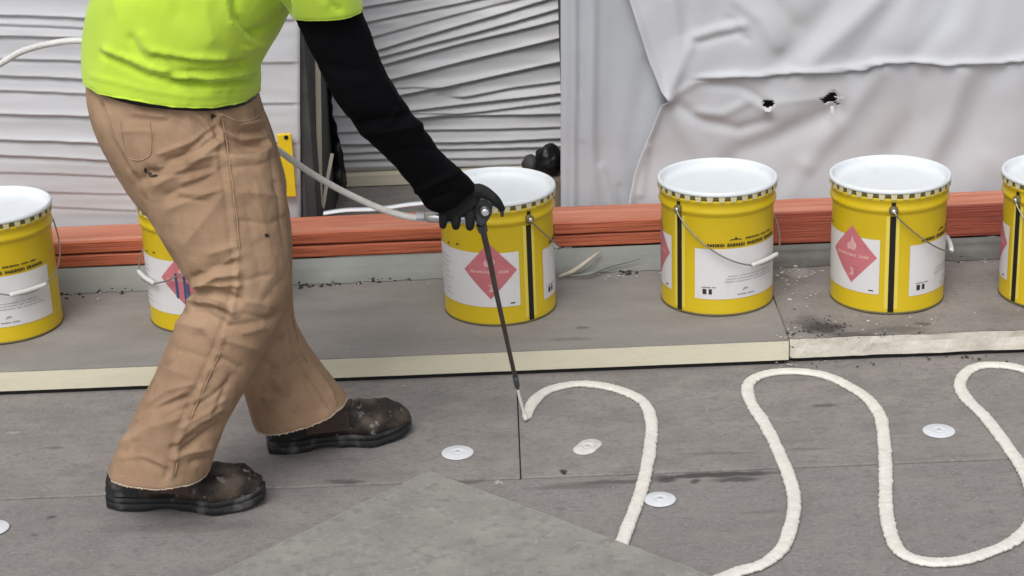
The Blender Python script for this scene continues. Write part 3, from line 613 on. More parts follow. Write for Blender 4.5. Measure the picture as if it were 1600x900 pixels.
def copy_tree(o, parent=None):
    c = o.copy(); COL.objects.link(c); c.parent = parent
    for ch in list(o.children): copy_tree(ch, c)
    return c
bA = build_bucket(1)
bB = build_bucket(-1)
spots = [(bA, -9, 540, -52, 'yellow bucket cut off by the left edge of the photograph'), (bB, 312, 522, 33, 'yellow bucket half hidden behind the worker\'s leg'),
         (bA, 783, 510, 33, 'yellow bucket with red diamond facing out behind the spray wand'), (bA, 1130, 495, -47, 'yellow bucket showing its white product label and hanging handle grip'),
         (bA, 1402, 492, -7, 'yellow bucket with its black seam facing straight out between two labels'), (bA, 1674, 489, -62, 'yellow bucket cut off by the right edge of the photograph')]
used = set()
for src, px, py, ang, lab in spots:
    g = G(px, py, ZT); o = src if src.name not in used else copy_tree(src); used.add(src.name)
    o.location = (g[0], g[1]+.1455, ZT+.0008); o.rotation_euler = (random.uniform(-.006, .006), random.uniform(-.006, .006), math.radians(ang)); o['label'] = lab
    if px == 312:                                        # dribbles of blue paint on this one's label
        dr = [wrapmesh(*poly2([(x-.003, z0), (x+.003, z0-.002), (x+.0035, z1+.004), (x, z1), (x-.0035, z1+.003)]), -42, .15, RB+.0032) for x, z0, z1 in ((-.024, .018, -.052), (-.002, .01, -.085), (.006, -.01, -.09))]
        mob('paint_drip', *merge(*dr), mat('blue_drip', (.05, .09, .2), .5, .2, 40), o, False, True)

# ------------------------------------------------------------------ adhesive beads
def bead(pts, label, seed, wd=.0152, ht=.0085, taper0=1.0):
    p = np.array([G(x, y, 0) for x, y in pts]); c = catmull(p, 14)
    seg = np.concatenate([[0], np.cumsum(np.linalg.norm(np.diff(c, axis=0), axis=1))]); n = int(seg[-1]/.004)
    s = np.linspace(0, seg[-1], n); c = np.stack([np.interp(s, seg, c[:, k]) for k in range(3)], 1)
    t = np.gradient(c, axis=0); t /= np.linalg.norm(t, axis=1)[:, None]; nn = np.stack([-t[:, 1], t[:, 0], np.zeros(n)], 1)
    rings = []; th = np.linspace(0, math.pi, 10)
    for i in range(n):
        wl = wd*(1+.10*mnoise.noise(Vector((s[i]*60, seed, 0)))+.26*mnoise.noise(Vector((s[i]*150, seed, 1)))+.15*mnoise.noise(Vector((s[i]*14, seed, 6))))
        wr = wd*(1+.10*mnoise.noise(Vector((s[i]*60, seed, 9)))+.26*mnoise.noise(Vector((s[i]*150, seed, 8)))+.15*mnoise.noise(Vector((s[i]*14, seed, 7))))
        h = ht*(1+.08*mnoise.noise(Vector((s[i]*50, seed, 3)))+.12*mnoise.noise(Vector((s[i]*12, seed, 4))))
        k = min(1, (i+1)/4)*min(1, (n-i)/3); k = .45+.55*k
        if taper0 < 1: q = min(1, s[i]/.09); k *= taper0+(1-taper0)*q
        r_ = []
        for a in th:
            w_ = wl if a < math.pi/2 else wr; co = math.cos(a)
            r_.append(c[i]+nn[i]*(w_*k*np.sign(co)*abs(co)**.6)+np.array([0, 0, .0012+h*k*math.sin(a)**.7]))
        rings.append(np.array(r_))
    v, f = loft(rings); o = mob('adhesive_bead', v, f, M['bead'], smooth=True); set_origin(o)
    return tag(o, label, 'adhesive bead', 'cream adhesive beads on the roof boards')
bead([(822, 656), (830, 636), (845, 619), (868, 608), (908, 602), (955, 608), (995, 623), (1014, 645), (1018, 680), (1010, 735), (1000, 775), (985, 815), (972, 850), (966, 866)], 'hook shaped cream bead running from the wand tip to the cover board', 2, .0148, .0085, .8)
bead([(1000, 960), (1080, 925), (1150, 897), (1192, 884), (1222, 858), (1237, 820), (1241, 780), (1230, 740), (1213, 700), (1195, 665), (1174, 632), (1168, 607), (1184, 591), (1220, 583), (1270, 585), (1310, 597), (1350, 621), (1374, 650), (1381, 690), (1384, 740), (1384, 790), (1390, 830), (1405, 863), (1440, 879), (1490, 880), (1540, 867), (1588, 845), (1612, 815), (1614, 780), (1603, 745), (1578, 705), (1540, 655), (1510, 625), (1500, 602), (1512, 582), (1540, 573), (1590, 577), (1640, 600), (1665, 650), (1675, 740), (1690, 830), (1740, 870), (1800, 850)], 'long looping cream bead snaking across the boards at the right', 5)

# ------------------------------------------------------------------ fastening plates
def plate(px, py, label, rx=.037, covered=0.0, seed=0):
    g = G(px, py, 0); t = thing('fastening_plate', label, 'fastening plate', (g[0], g[1], .0012), random.uniform(0, 3), 'round fastening plates on the roof boards')
    pr = [(0, .0035), (.005, .0035), (.007, .0012), (.012, .0012), (.015, .0030), (.019, .0030), (.022, .0018), (rx-.003, .0018), (rx, .0008), (rx, .0)]
    v, f = lathe(pr, 36)
    if covered:
        r_ = np.hypot(v[:, 0], v[:, 1]); a = np.arctan2(v[:, 1], v[:, 0]); s = 1-covered*.5*(1+np.sin(a*2+seed))*np.clip(r_/rx, 0, 1); v[:, :2] *= s[:, None]
    mob('disc', v, f, M['plate'] if not covered else M['pink_plate'], t, True, True)
    mob('screw_head', *lathe([(0, .0052), (.004, .0050), (.0055, .0036)], 14), M['plate_mark'], t, True, True)
M['pink_plate'] = mat('smeared_plate', (0.70, 0.67, 0.65), 0.6, .25, 40, bump=.4, bscale=60)
plate(715, 708, 'round silver plate just ahead of the worker\'s forward boot')
plate(918, 699, 'ragged smeared plate inside the hook shaped bead', .043, .40, 1.3)
plate(1031, 781, 'silver plate touching the right side of the hook shaped bead', .035)
plate(1467, 674, 'clean round plate between two loops at the right')
plate(-12, 826, 'plate cut off by the left edge of the photograph')

# ------------------------------------------------------------------ crumbs
def crumbs(name, label, spots_, m):
    parts = []
    for (px, py, z, n, spx, spy, size) in spots_:
        for k in range(n):
            g = G(px+random.gauss(0, spx), py+random.gauss(0, spy), z); s = size*random.uniform(.4, 1.2)
            q = np.array([(1, 0, .1), (-.3, .9, 0), (-.8, -.5, .1), (0.1, .1, .8), (.2, -.8, 0)])*s*np.array([random.uniform(.6, 1.5), random.uniform(.6, 1.4), random.uniform(.4, .9)])
            a = random.uniform(0, 6.28); q = np.stack([q[:, 0]*math.cos(a)-q[:, 1]*math.sin(a), q[:, 0]*math.sin(a)+q[:, 1]*math.cos(a), q[:, 2]], 1)
            parts.append((q+g, [(0, 1, 3), (1, 2, 3), (2, 4, 3), (4, 0, 3), (0, 4, 2, 1)]))
    o = mob(name, *merge(*parts), m); return tag(o, label, 'crumbs', kind='stuff')
random.seed(11)
crumbs('pale_crumbs', 'pale foam and film crumbs scattered over the boards', [(1245, 420, .0675, 40, 18, 14, .006), (1250, 470, .0675, 14, 30, 20, .004), (130, 462, .0675, 14, 50, 4, .006), (560, 444, .0675, 16, 60, 3, .005), (950, 430, .0675, 14, 40, 3, .006), (1235, 530, .0675, 24, 12, 10, .004), (1400, 505, .0675, 18, 60, 12, .004), (1540, 450, .0675, 16, 40, 35, .004), (780, 753, .003, 2, 2, 1, .006), (1230, 567, .004, 14, 60, 3, .005), (800, 660, .003, 20, 500, 60, .0022), (625, 602, .003, 3, 6, 2, .005), (800, 600, .0675, 30, 500, 40, .002), (1500, 650, .003, 24, 300, 80, .0022)], M['crumb'])
crumbs('dark_crumbs', 'dark tar crumbs along the membrane and on the dirty patch', [(110, 458, .0675, 12, 14, 4, .009), (160, 454, .0675, 10, 20, 4, .009), (195, 452, .0675, 6, 10, 3, .009), (480, 445, .0675, 8, 14, 3, .008), (515, 443, .0675, 8, 10, 3, .008), (590, 437, .0675, 10, 18, 3, .009), (625, 436, .0675, 6, 12, 3, .008), (980, 424, .0675, 10, 14, 4, .008), (1285, 512, .0675, 70, 26, 9, .0035), (1235, 505, .0675, 14, 5, 20, .004), (1500, 395, .0675, 14, 20, 8, .007), (1385, 524, .0675, 10, 18, 2, .004), (1300, 568, .004, 14, 60, 3, .004), (880, 738, .003, 4, 3, 1.5, .007), (1500, 560, .004, 10, 60, 2, .006)], M['crumb_d'])
# ------------------------------------------------------------------ the worker
def ring(pl, pr, y, rd, n=40, e=0.9, dy=0.0):
    """closed section between two outline points of the side view, rd deep to either side"""
    a = P(*pl, y-dy); b = P(*pr, y+dy); c = (a+b)/2; h = (b-a)/2
    t = np.linspace(0, 2*math.pi, n, endpoint=False); co, si = np.cos(t), np.sin(t)
    co = np.sign(co)*np.abs(co)**e; si = np.sign(si)*np.abs(si)**e
    return c + co[:, None]*h - si[:, None]*np.array([0, rd, 0])
def resample(rings, k=4):
    R_ = np.array(rings); n = len(R_); ext = np.concatenate([[2*R_[0]-R_[1]], R_, [2*R_[-1]-R_[-2]]]); out = []
    for i in range(1, n):
        a, b, c, d = ext[i-1:i+3]
        for t in np.linspace(0, 1, k, endpoint=False):
            out.append(0.5*((2*b)+(-a+c)*t+(2*a-5*b+4*c-d)*t*t+(-a+3*b-3*c+d)*t**3))
    out.append(R_[-1]); return out
def cuffed(rings, wall=.017, up=.06):
    """close the last ring as an open cuff: turn the wall inwards and go back up"""
    last = np.array(rings[-1]); prev = np.array(rings[-5]); c = last.mean(0); d = prev.mean(0)-c; d /= np.linalg.norm(d)
    rr = np.linalg.norm(last-c, axis=1)[:, None]; inn = c+(last-c)*(1-wall/rr)
    return rings+[inn, inn+d*up]
pr_loc = V3(G(400, 770, 0)); pr_loc[2] = 0
person = None

# --- trousers
YN, YF, YC = 3.845, 4.105, 3.97
pel = resample([ring((146, 92), (398, 120), YC, .165), ring((137, 135), (408, 165), YC, .18), ring((150, 190), (424, 208), YC, .195), ring((180, 245), (438, 258), YC, .205), ring((215, 300), (448, 305), YC, .195), ring((262, 345), (440, 345), YC, .15)])
near = resample([ring((165, 215), (425, 225), 3.885, .10), ring((205, 283), (443, 288), 3.875, .112), ring((240, 343), (451, 346), 3.868, .116), ring((276, 402), (453, 405), 3.862, .112), ring((303, 448), (449, 458), 3.858, .104), ring((284, 486), (440, 500), 3.852, .100),
                 ring((262, 535), (413, 553), 3.848, .098), ring((238, 592), (385, 606), 3.844, .098), ring((211, 645), (357, 656), 3.840, .100), ring((186, 694), (338, 702), 3.836, .102), ring((169, 731), (329, 732), 3.832, .103)])
far = resample([ring((215, 235), (430, 240), 4.06, .10), ring((265, 300), (446, 300), 4.07, .11), ring((310, 370), (455, 375), 4.08, .108), ring((335, 430), (456, 440), 4.09, .102), ring((352, 490), (461, 505), 4.10, .097), ring((366, 550), (482, 548), 4.11, .095),
                ring((380, 605), (513, 588), 4.115, .097), ring((398, 664), (544, 624), 4.12, .100)])
v, f = merge(loft(pel), loft(cuffed(near)), loft(cuffed(far)))
v, f = baked(v, f, .0040, 8)
def sculpt(v, f, folds, lapf=(), namp=(), mask=None, amp=1.0, wr=()):
    n = vnormals(v, f); px, py = proj(v); face = np.clip(-(n@FW)*2.2+.25, 0, 1)
    d = np.zeros(len(v))
    for pts, a, wd in folds:
        q = polydist(px, py, pts)/wd; d += a*(.45*np.exp(-q*q)+.75*np.exp(-1.9*q))
    for pts, a, up, dn in lapf: d += lap(px, py, pts, a, up, dn, 14)
    d *= face*amp
    for sc, am, off in wr: d += am*((1-np.abs(noise3(v+off, sc))*2.2)-.45)
    for sc, am in namp: d += noise3(v, sc)*am
    if mask is not None: d *= mask(v, px, py)
    return v + n*d[:, None]
near_seam = [(338, 165), (348, 215), (356, 270), (364, 330), (371, 395), (372, 440), (362, 490), (340, 550), (318, 600), (297, 645), (280, 690), (268, 745)]
tf = [(near_seam, .0045, 4), ([(a-9, b) for a, b in near_seam], -.004, 5),
      # hip and seat
      ([(245, 287), (290, 262), (345, 222)], .009, 9), ([(240, 270), (285, 245), (330, 200)], -.008, 8), ([(225, 280), (232, 268), (243, 274)], -.014, 9), ([(260, 305), (310, 285), (350, 262)], -.007, 8), ([(265, 325), (330, 300)], .006, 9), ([(285, 285), (340, 268)], .006, 6),
      ([(150, 150), (170, 215), (215, 285)], -.006, 7), ([(165, 160), (185, 220), (210, 265)], .006, 6), ([(190, 205), (237, 205)], .003, 5), ([(233, 205), (238, 235)], .003, 4), ([(280, 160), (320, 190), (340, 225)], .008, 8), ([(300, 185), (325, 210)], -.006, 6), ([(200, 185), (260, 190)], -.004, 7),
      # front pocket folds
      ([(345, 180), (375, 195), (412, 190)], .008, 6), ([(345, 195), (375, 208), (410, 204)], -.008, 6), ([(352, 225), (400, 232)], -.005, 7), ([(360, 245), (420, 250)], .004, 9), ([(415, 200), (438, 260), (446, 330)], .005, 9), ([(425, 240), (432, 300)], -.005, 8),
      # thigh
      ([(290, 380), (330, 330), (350, 300)], .005, 14), ([(400, 300), (430, 420)], .004, 18), ([(385, 330), (410, 440)], -.004, 16),
      # back of the knee
      ([(306, 446), (340, 430), (368, 428)], .013, 7), ([(303, 434), (335, 418), (365, 410)], -.010, 7), ([(300, 455), (335, 455), (372, 468)], -.013, 7), ([(295, 470), (330, 470), (365, 485)], .010, 8), ([(285, 486), (320, 488), (350, 505)], -.008, 9), ([(275, 505), (315, 512)], .006, 9), ([(330, 395), (365, 385)], .006, 8),
      # below the knee
      ([(355, 512), (420, 500), (440, 490)], -.006, 9), ([(350, 530), (400, 545)], .005, 9), ([(415, 470), (440, 440)], -.005, 10), ([(270, 545), (320, 560)], -.004, 10), ([(250, 570), (300, 590), (320, 625)], .005, 13),
      ([(200, 668), (235, 640), (290, 622)], -.010, 10), ([(198, 690), (240, 665), (275, 655)], .008, 11), ([(195, 705), (215, 690)], -.005, 8), ([(275, 690), (310, 660), (345, 640)], .008, 8), ([(285, 705), (315, 683), (340, 668)], -.012, 8), ([(270, 715), (300, 705), (328, 700)], .009, 7), ([(300, 722), (326, 716)], -.008, 6), ([(345, 610), (325, 650)], .005, 9), ([(360, 590), (335, 640)], -.006, 8), ([(230, 720), (260, 735)], -.004, 8),
      ([(250, 240), (300, 222), (335, 195)], .007, 5), ([(262, 250), (310, 235), (340, 212)], -.007, 4), ([(250, 262), (300, 250), (348, 240)], .006, 5), ([(255, 275), (300, 268), (330, 262)], -.006, 4), ([(280, 300), (320, 302), (345, 296)], .006, 5), ([(282, 310), (322, 313)], -.005, 4), ([(215, 165), (262, 172), (290, 182)], -.006, 5), ([(210, 176), (255, 182)], .005, 5), ([(160, 165), (176, 215), (200, 262)], -.007, 4),
      ([(352, 205), (380, 218), (415, 215)], .006, 5), ([(355, 216), (385, 226), (420, 224)], -.006, 4), ([(362, 262), (405, 258), (432, 245)], -.004, 6), ([(378, 300), (430, 305)], .004, 6), ([(432, 285), (440, 340), (446, 385)], -.005, 5), ([(375, 345), (420, 350), (445, 340)], -.003, 6),
      ([(312, 440), (345, 446), (375, 445)], .009, 4), ([(318, 425), (345, 416), (372, 398)], .006, 5), ([(300, 462), (330, 463), (360, 476)], .006, 4), ([(300, 478), (335, 482), (360, 496)], -.007, 4), ([(380, 440), (420, 430)], -.004, 6), ([(385, 470), (425, 478)], .004, 7), ([(380, 490), (420, 500)], -.004, 6),
      ([(232, 630), (262, 610), (300, 600)], .006, 6), ([(215, 655), (250, 632), (290, 612)], .007, 5), ([(190, 715), (225, 712), (262, 728)], .005, 6), ([(345, 560), (375, 575)], -.005, 6), ([(380, 520), (410, 512)], .005, 6), ([(290, 640), (330, 620), (355, 600)], -.006, 5), ([(282, 668), (320, 645), (350, 625)], .006, 5), ([(268, 700), (300, 680)], -.006, 5), ([(250, 660), (282, 640)], -.005, 6),
      # far leg
      ([(455, 470), (470, 540), (495, 580), (525, 630)], .006, 4), ([(447, 490), (462, 550), (487, 590), (515, 635)], -.006, 5), ([(462, 500), (480, 560)], -.006, 4), ([(400, 560), (440, 580), (470, 560)], -.005, 12), ([(395, 600), (430, 640)], .005, 14), ([(480, 600), (500, 640)], -.006, 8), ([(500, 585), (520, 615)], .006, 7), ([(440, 520), (452, 560)], .005, 10)]
px_, py_ = proj(v)
# puckers along the outseam
t_ = np.linspace(0, 1, 46); sx_ = np.interp(t_*(len(near_seam)-1), range(len(near_seam)), [p[0] for p in near_seam]); sy_ = np.interp(t_*(len(near_seam)-1), range(len(near_seam)), [p[1] for p in near_seam])
for k in range(8, 45):
    tf.append(([(sx_[k]-2, sy_[k]), (sx_[k]+9, sy_[k]-2)], (.0021 if k % 2 else -.0018)*(1.2 if 22 < k < 42 else .6), 3.4))
v = sculpt(v, f, tf, namp=(((7, 7, 3.2), .005), ((80, 80, 60), .0006)), amp=.82, wr=(((12, 12, 4), .0016, 1.3), ((30, 30, 14), .0010, 4.1)))
person = None

# --- body: one continuous figure inside the clothes
def skin_body(nodes, edges, name, m):
    me = bpy.data.meshes.new(name); keys = list(nodes); me.from_pydata([tuple(nodes[k][0]) for k in keys], [(keys.index(a), keys.index(b)) for a, b in edges], [])
    o = bpy.data.objects.new(name, me); COL.objects.link(o)
    sk = o.modifiers.new('skin', 'SKIN'); 
    lay = me.skin_vertices[0].data if me.skin_vertices else None
    if lay is None:
        bm = bmesh.new(); bm.from_mesh(me); bm.verts.layers.skin.verify(); bm.to_mesh(me); bm.free(); lay = me.skin_vertices[0].data
    for i, k in enumerate(keys):
        r_ = nodes[k][1]; lay[i].radius = (r_, r_) if np.isscalar(r_) else r_; lay[i].use_root = (k == 'pelvis')
    sb = o.modifiers.new('sub', 'SUBSURF'); sb.levels = 2; sb.render_levels = 2
    dg = bpy.context.evaluated_depsgraph_get(); m2 = bpy.data.meshes.new_from_object(o.evaluated_get(dg))
    n = len(m2.vertices); co = np.empty(n*3); m2.vertices.foreach_get('co', co); fs = [tuple(p.vertices) for p in m2.polygons]
    bpy.data.objects.remove(o); bpy.data.meshes.remove(m2)
    return co.reshape(-1, 3), fs
hd = P(590, -255, 3.975); fwd = np.array([.80, .02, -.60]); hup = np.array([.60, 0, .80])
nd = {'pelvis': (P(285, 215, YC), .115), 'waist': (P(280, 130, YC), .105), 'chest': (P(310, 10, YC), .105), 'upper': (P(385, -95, YC), .09), 'neck': (P(495, -150, YC), .055), 'skull0': (hd-hup*.06-fwd*.0, .062), 'skull1': (hd+hup*.02, .088), 'skull2': (hd+hup*.085, .06), 'nose': (hd+fwd*.105-hup*.005, .012), 'chin': (hd+fwd*.07-hup*.085, .028),
      'rear': (hd+np.array([0, -.088, 0]), .013), 'lear': (hd+np.array([0, .088, 0]), .013),
      'rsh': (P(445, -75, 3.80), .055), 'relb': (P(585, 160, 3.90), .040), 'rwri': (P(700, 300, 4.035), .028), 'rhand': (P(722, 312, 4.045), .022),
      'lsh': (P(445, -75, 4.14), .055), 'lelb': (P(182, -30, 4.22), .034), 'lwri': (P(300, 90, 4.285), .028), 'lhand': (P(335, 125, 4.29), .022),
      'rhip': (P(290, 260, 3.89), .08), 'rknee': (P(375, 465, 3.86), .055), 'rank': (P(258, 725, 3.835), .04), 'rtoe': (P(256, 755, 3.845), .03),
      'lhip': (P(300, 260, 4.05), .08), 'lknee': (P(405, 450, 4.09), .055), 'lank': (P(470, 640, 4.12), .04), 'ltoe': (P(472, 665, 4.135), .03)}
ed = [('pelvis', 'waist'), ('waist', 'chest'), ('chest', 'upper'), ('upper', 'neck'), ('neck', 'skull0'), ('skull0', 'skull1'), ('skull1', 'skull2'), ('skull1', 'nose'), ('skull0', 'chin'), ('skull1', 'rear'), ('skull1', 'lear'), ('upper', 'rsh'), ('rsh', 'relb'), ('relb', 'rwri'), ('rwri', 'rhand'), ('upper', 'lsh'), ('lsh', 'lelb'), ('lelb', 'lwri'), ('lwri', 'lhand'), ('pelvis', 'rhip'), ('rhip', 'rknee'), ('rknee', 'rank'), ('rank', 'rtoe'), ('pelvis', 'lhip'), ('lhip', 'lknee'), ('lknee', 'lank'), ('lank', 'ltoe')]
bv, bf = skin_body(nd, ed, 'person', M['skin'])
person = mob('person', bv, bf, M['skin'], smooth=True); set_origin(person)
tag(person, 'worker in lime shirt and tan trousers striding and spraying adhesive from a wand', 'person')
tr = mob('trousers', v, f, M['trouser'], person, True)

# hem fringes, belt and pocket
def onring(rg, off=.0, dz=0.0):
    r_ = np.array(rg); c = r_.mean(0); d = r_-c; return c+d*(1+off/np.linalg.norm(d, axis=1)[:, None])+np.array([0, 0, dz])
def hemband(rg, name, m, th, jit, seed, parent, cloth):
    r_ = onring(rg, .0005); n = len(r_); dense = catmull(np.vstack([r_, r_[:1]]), 8)[:-1]
    out_ = onring(rg, .004, -.010); dense_o = catmull(np.vstack([out_, out_[:1]]), 8)[:-1]; snapped = []
    sub = cloth[np.min(np.linalg.norm(cloth[:, None, :]-r_[None, ::4, :], axis=2), axis=1) < .05]
    for q in dense_o:
        dd = np.linalg.norm(sub-q, axis=1); k_ = np.argsort(dd)[:3]; snapped.append(sub[k_].mean(0))
    dense = np.array(snapped)
    for _ in range(4): dense = (np.roll(dense, 1, 0)+2*dense+np.roll(dense, -1, 0))/4
    jz = np.array([mnoise.noise(Vector((i*.5, seed, 0)))+.6*mnoise.noise(Vector((i*1.3, seed, 3))) for i in range(len(dense))])*jit
    d = dense+np.array([0, 0, 1])*jz[:, None]; vv, ff = tube(np.vstack([d, d[:1]]), th, 6, False)
    return mob(name, vv, ff, m, parent, True)
hemband(near[-1], 'frayed_hem', M['frayed'], .0022, .004, 1, tr, v)
hemband(far[-1], 'frayed_hem', M['frayed'], .0022, .004, 2, tr, v)
def surf_line(pts, rad, name, m, parent, vv, nn, lift=.0008, n=6):
    """a thread laid on the near surface along a line of the side view"""
    c = catmull(np.array(pts, float), n); pxv, pyv = proj(vv); fac = -(nn@FW) > .05; idx = np.where(fac)[0]; out = []
    dist = np.linalg.norm(vv-CC, axis=1)
    for x, y in c:
        dd = (pxv[idx]-x)**2+(pyv[idx]-y)**2; near_ = idx[np.argsort(dd)[:4]]; k = near_[np.argmin(dist[near_])]
        out.append(vv[near_].mean(0)*.5+vv[k]*.5+nn[k]*lift)
    out = np.array(out)
    for _ in range(2): out[1:-1] = (out[:-2]+2*out[1:-1]+out[2:])/4
    return mob(name, *tube(out, rad, 5), m, parent, True)
nn_ = vnormals(v, f)
surf_line([(x+5, y) for x, y in near_seam], .0013, 'outseam', M['stitch'], tr, v, nn_, .001)
surf_line([(187, 190), (192, 225), (198, 246), (222, 250), (236, 238), (236, 205), (233, 190)], .0012, 'pocket_stitching', M['stitch'], tr, v, nn_, .001)
surf_line([(345, 178), (372, 190), (398, 186), (410, 172)], .0014, 'pocket_edge', M['stitch'], tr, v, nn_, .0012)
surf_line([(457, 490), (472, 550), (497, 585), (527, 632)], .0013, 'inseam', M['stitch'], tr, v, nn_, .001)
def surf_blot(px, py, rx, ry, name, m, parent, vv, nn, seed):
    pxv, pyv = proj(vv); fac = -(nn@FW) > .05; idx = np.where(fac)[0]; dist = np.linalg.norm(vv-CC, axis=1); out = []
    def hit(x, y):
        dd = (pxv[idx]-x)**2+(pyv[idx]-y)**2; q = idx[np.argsort(dd)[:4]]; k = q[np.argmin(dist[q])]; return vv[k]+nn[k]*.0012
    c = hit(px, py); n = 14
    for i in range(n):
        a = 2*math.pi*i/n; s = 1+.5*mnoise.noise(Vector((math.cos(a)*1.5, math.sin(a)*1.5, seed)))
        out.append(hit(px+math.cos(a)*rx*s, py+math.sin(a)*ry*s))
    vv2 = np.array([c]+out); return mob(name, vv2, [(0, 1+i, 1+(i+1) % n) for i in range(n)], m, parent)
surf_blot(237, 273, 6, 4, 'grime_mark', M['stain'], tr, v, nn_, 4)
surf_blot(228, 268, 4, 3, 'grime_mark', M['stain'], tr, v, nn_, 6)
surf_blot(418, 368, 4, 2.5, 'grime_mark', M['stain'], tr, v, nn_, 2)
surf_blot(333, 182, 3, 3, 'pocket_rivet', M['stain'], tr, v, nn_, 9)
bl = resample([ring((150, 98), (396, 126), YC, .172), ring((146, 118), (404, 146), YC, .183)], 3)
mob('belt', *loft(bl), M['black'], tr, True)

# --- shirt
sh = resample([ring((372, -208), (545, -165), YC, .09), ring((300, -188), (540, -140), YC, .185), ring((240, -145), (525, -100), YC, .205), ring((190, -95), (502, -58), YC, .212), ring((160, -42), (473, -14), YC, .214), ring((147, 2), (447, 28), YC, .212),
               ring((139, 42), (425, 62), YC, .208), ring((133, 78), (407, 96), YC, .203), ring((131, 105), (404, 126), YC, .203), ring((130, 112), (405, 141), YC, .203)], 6)
sl_ = resample([ring((365, -140), (480, -155), 3.84, .065), ring((385, -95), (515, -110), 3.80, .078), ring((410, -50), (540, -60), 3.80, .078), ring((436, -8), (556, -20), 3.815, .074), ring((455, 24), (568, 15), 3.83, .072)], 5)
sf_ = resample([ring((470, -160), (365, -120), 4.10, .065), ring((430, -150), (340, -75), 4.16, .075), ring((370, -130), (300, -45), 4.19, .072), ring((330, -115), (275, -32), 4.20, .068)], 5)
sv, sfc = merge(loft(cuffed(sh, .017, .05)), loft(cuffed(sl_, .015, .03)), loft(cuffed(sf_, .015, .03)))
sv, sfc = baked(sv, sfc, .0058, 5)
sfolds = [([(160, 85), (180, 95), (225, 118), (275, 128), (320, 130)], -.011, 6), ([(165, 78), (195, 90), (240, 108), (290, 116)], .009, 7), ([(240, 88), (270, 92), (320, 100), (380, 98)], -.010, 5), ([(240, 80), (290, 90), (350, 90)], .009, 7), ([(270, 122), (320, 122), (370, 118), (398, 110)], .010, 6), ([(270, 113), (330, 112), (380, 106)], -.009, 5), ([(270, 130), (330, 134), (395, 126)], -.010, 5), ([(330, 140), (398, 136)], .006, 5),
          ([(365, -10), (368, 25), (385, 50), (402, 62)], -.012, 8), ([(352, -5), (362, 35), (385, 60), (410, 70)], .010, 8), ([(400, 50), (425, 40), (440, 15)], -.010, 7), ([(385, 75), (415, 70)], .008, 6), ([(205, 60), (215, 80), (232, 98)], -.007, 7), ([(222, 55), (230, 75)], .006, 8), ([(380, 100), (400, 90)], -.008, 5), ([(180, -20), (190, 30), (180, 70)], .006, 22), ([(270, -30), (280, 20)], -.005, 25), ([(320, 0), (330, 60)], .006, 16), ([(447, -30), (448, 5), (452, 25)], -.012, 6), ([(430, -40), (440, 15)], .006, 8), ([(490, -10), (530, 14)], -.005, 6), ([(480, -20), (510, 5)], .005, 7), ([(140, 118), (220, 140), (300, 152), (402, 146)], .003, 4)]
sv = sculpt(sv, sfc, sfolds, namp=(((6, 6, 4), .008), ((14, 14, 10), .003)), amp=.95, wr=(((5, 7, 9), .0025, 2.3),))
shirt = mob('shirt', sv, sfc, M['shirt'], person, True)
hemband(sh[-1], 'shirt_hem', M['shirt'], .0018, .0004, 4, shirt, sv)
hemband(sl_[-1], 'sleeve_hem', M['shirt'], .0016, .0004, 5, shirt, sv)
hv, hf = merge((lambda q: (q[0], q[1]))(tube([hd+hup*.02-fwd*.02, hd+hup*.06-fwd*.015, hd+hup*.10-fwd*.01, hd+hup*.125-fwd*.005], (.098, .096, .075, .02), 24)))
mob('hair', hv, hf, M['hair'], person, True)

# --- black under-sleeves
ar = resample([ring((440, -10), (552, -25), 3.825, .052), ring((466, 34), (567, 24), 3.84, .052), ring((490, 92), (592, 86), 3.86, .053), ring((519, 148), (618, 139), 3.885, .055), ring((548, 188), (646, 182), 3.915, .054), ring((583, 226), (668, 212), 3.95, .050), ring((614, 256), (692, 243), 3.98, .047), ring((643, 289), (717, 265), 4.01, .046), ring((666, 324), (733, 277), 4.03, .044), ring((690, 333), (745, 292), 4.04, .038)], 6)
av, af = baked(*loft(cuffed(ar, .012, .02)), .0045, 4)
av = sculpt(av, af, [([(600, 130), (625, 165), (612, 190)], .006, 8), ([(545, 195), (590, 190), (640, 178)], -.007, 8), ([(560, 210), (610, 205), (655, 195)], .006, 8), ([(640, 185), (655, 205)], .006, 7), ([(600, 245), (640, 232), (680, 232)], -.005, 7), ([(650, 300), (690, 280), (715, 268)], .006, 6), ([(660, 318), (705, 300)], -.005, 6), ([(500, 100), (560, 110)], -.004, 12)], namp=(((14, 14, 9), .006), ((35, 35, 35), .002)))
mob('sleeve', av, af, M['sleeve'], person, True)
fl_ = tube(catmull([P(340, -95, 4.18), P(260, -70, 4.21), P(174, -30, 4.22), P(225, 20, 4.255), P(290, 80, 4.285)], 6), (.062, .058, .055, .048, .04), 20)
v2, f2 = baked(*fl_, .006, 3); v2 = sculpt(v2, f2, [], namp=(((14, 14, 9), .007),)); mob('sleeve', v2, f2, M['sleeve'], person, True)

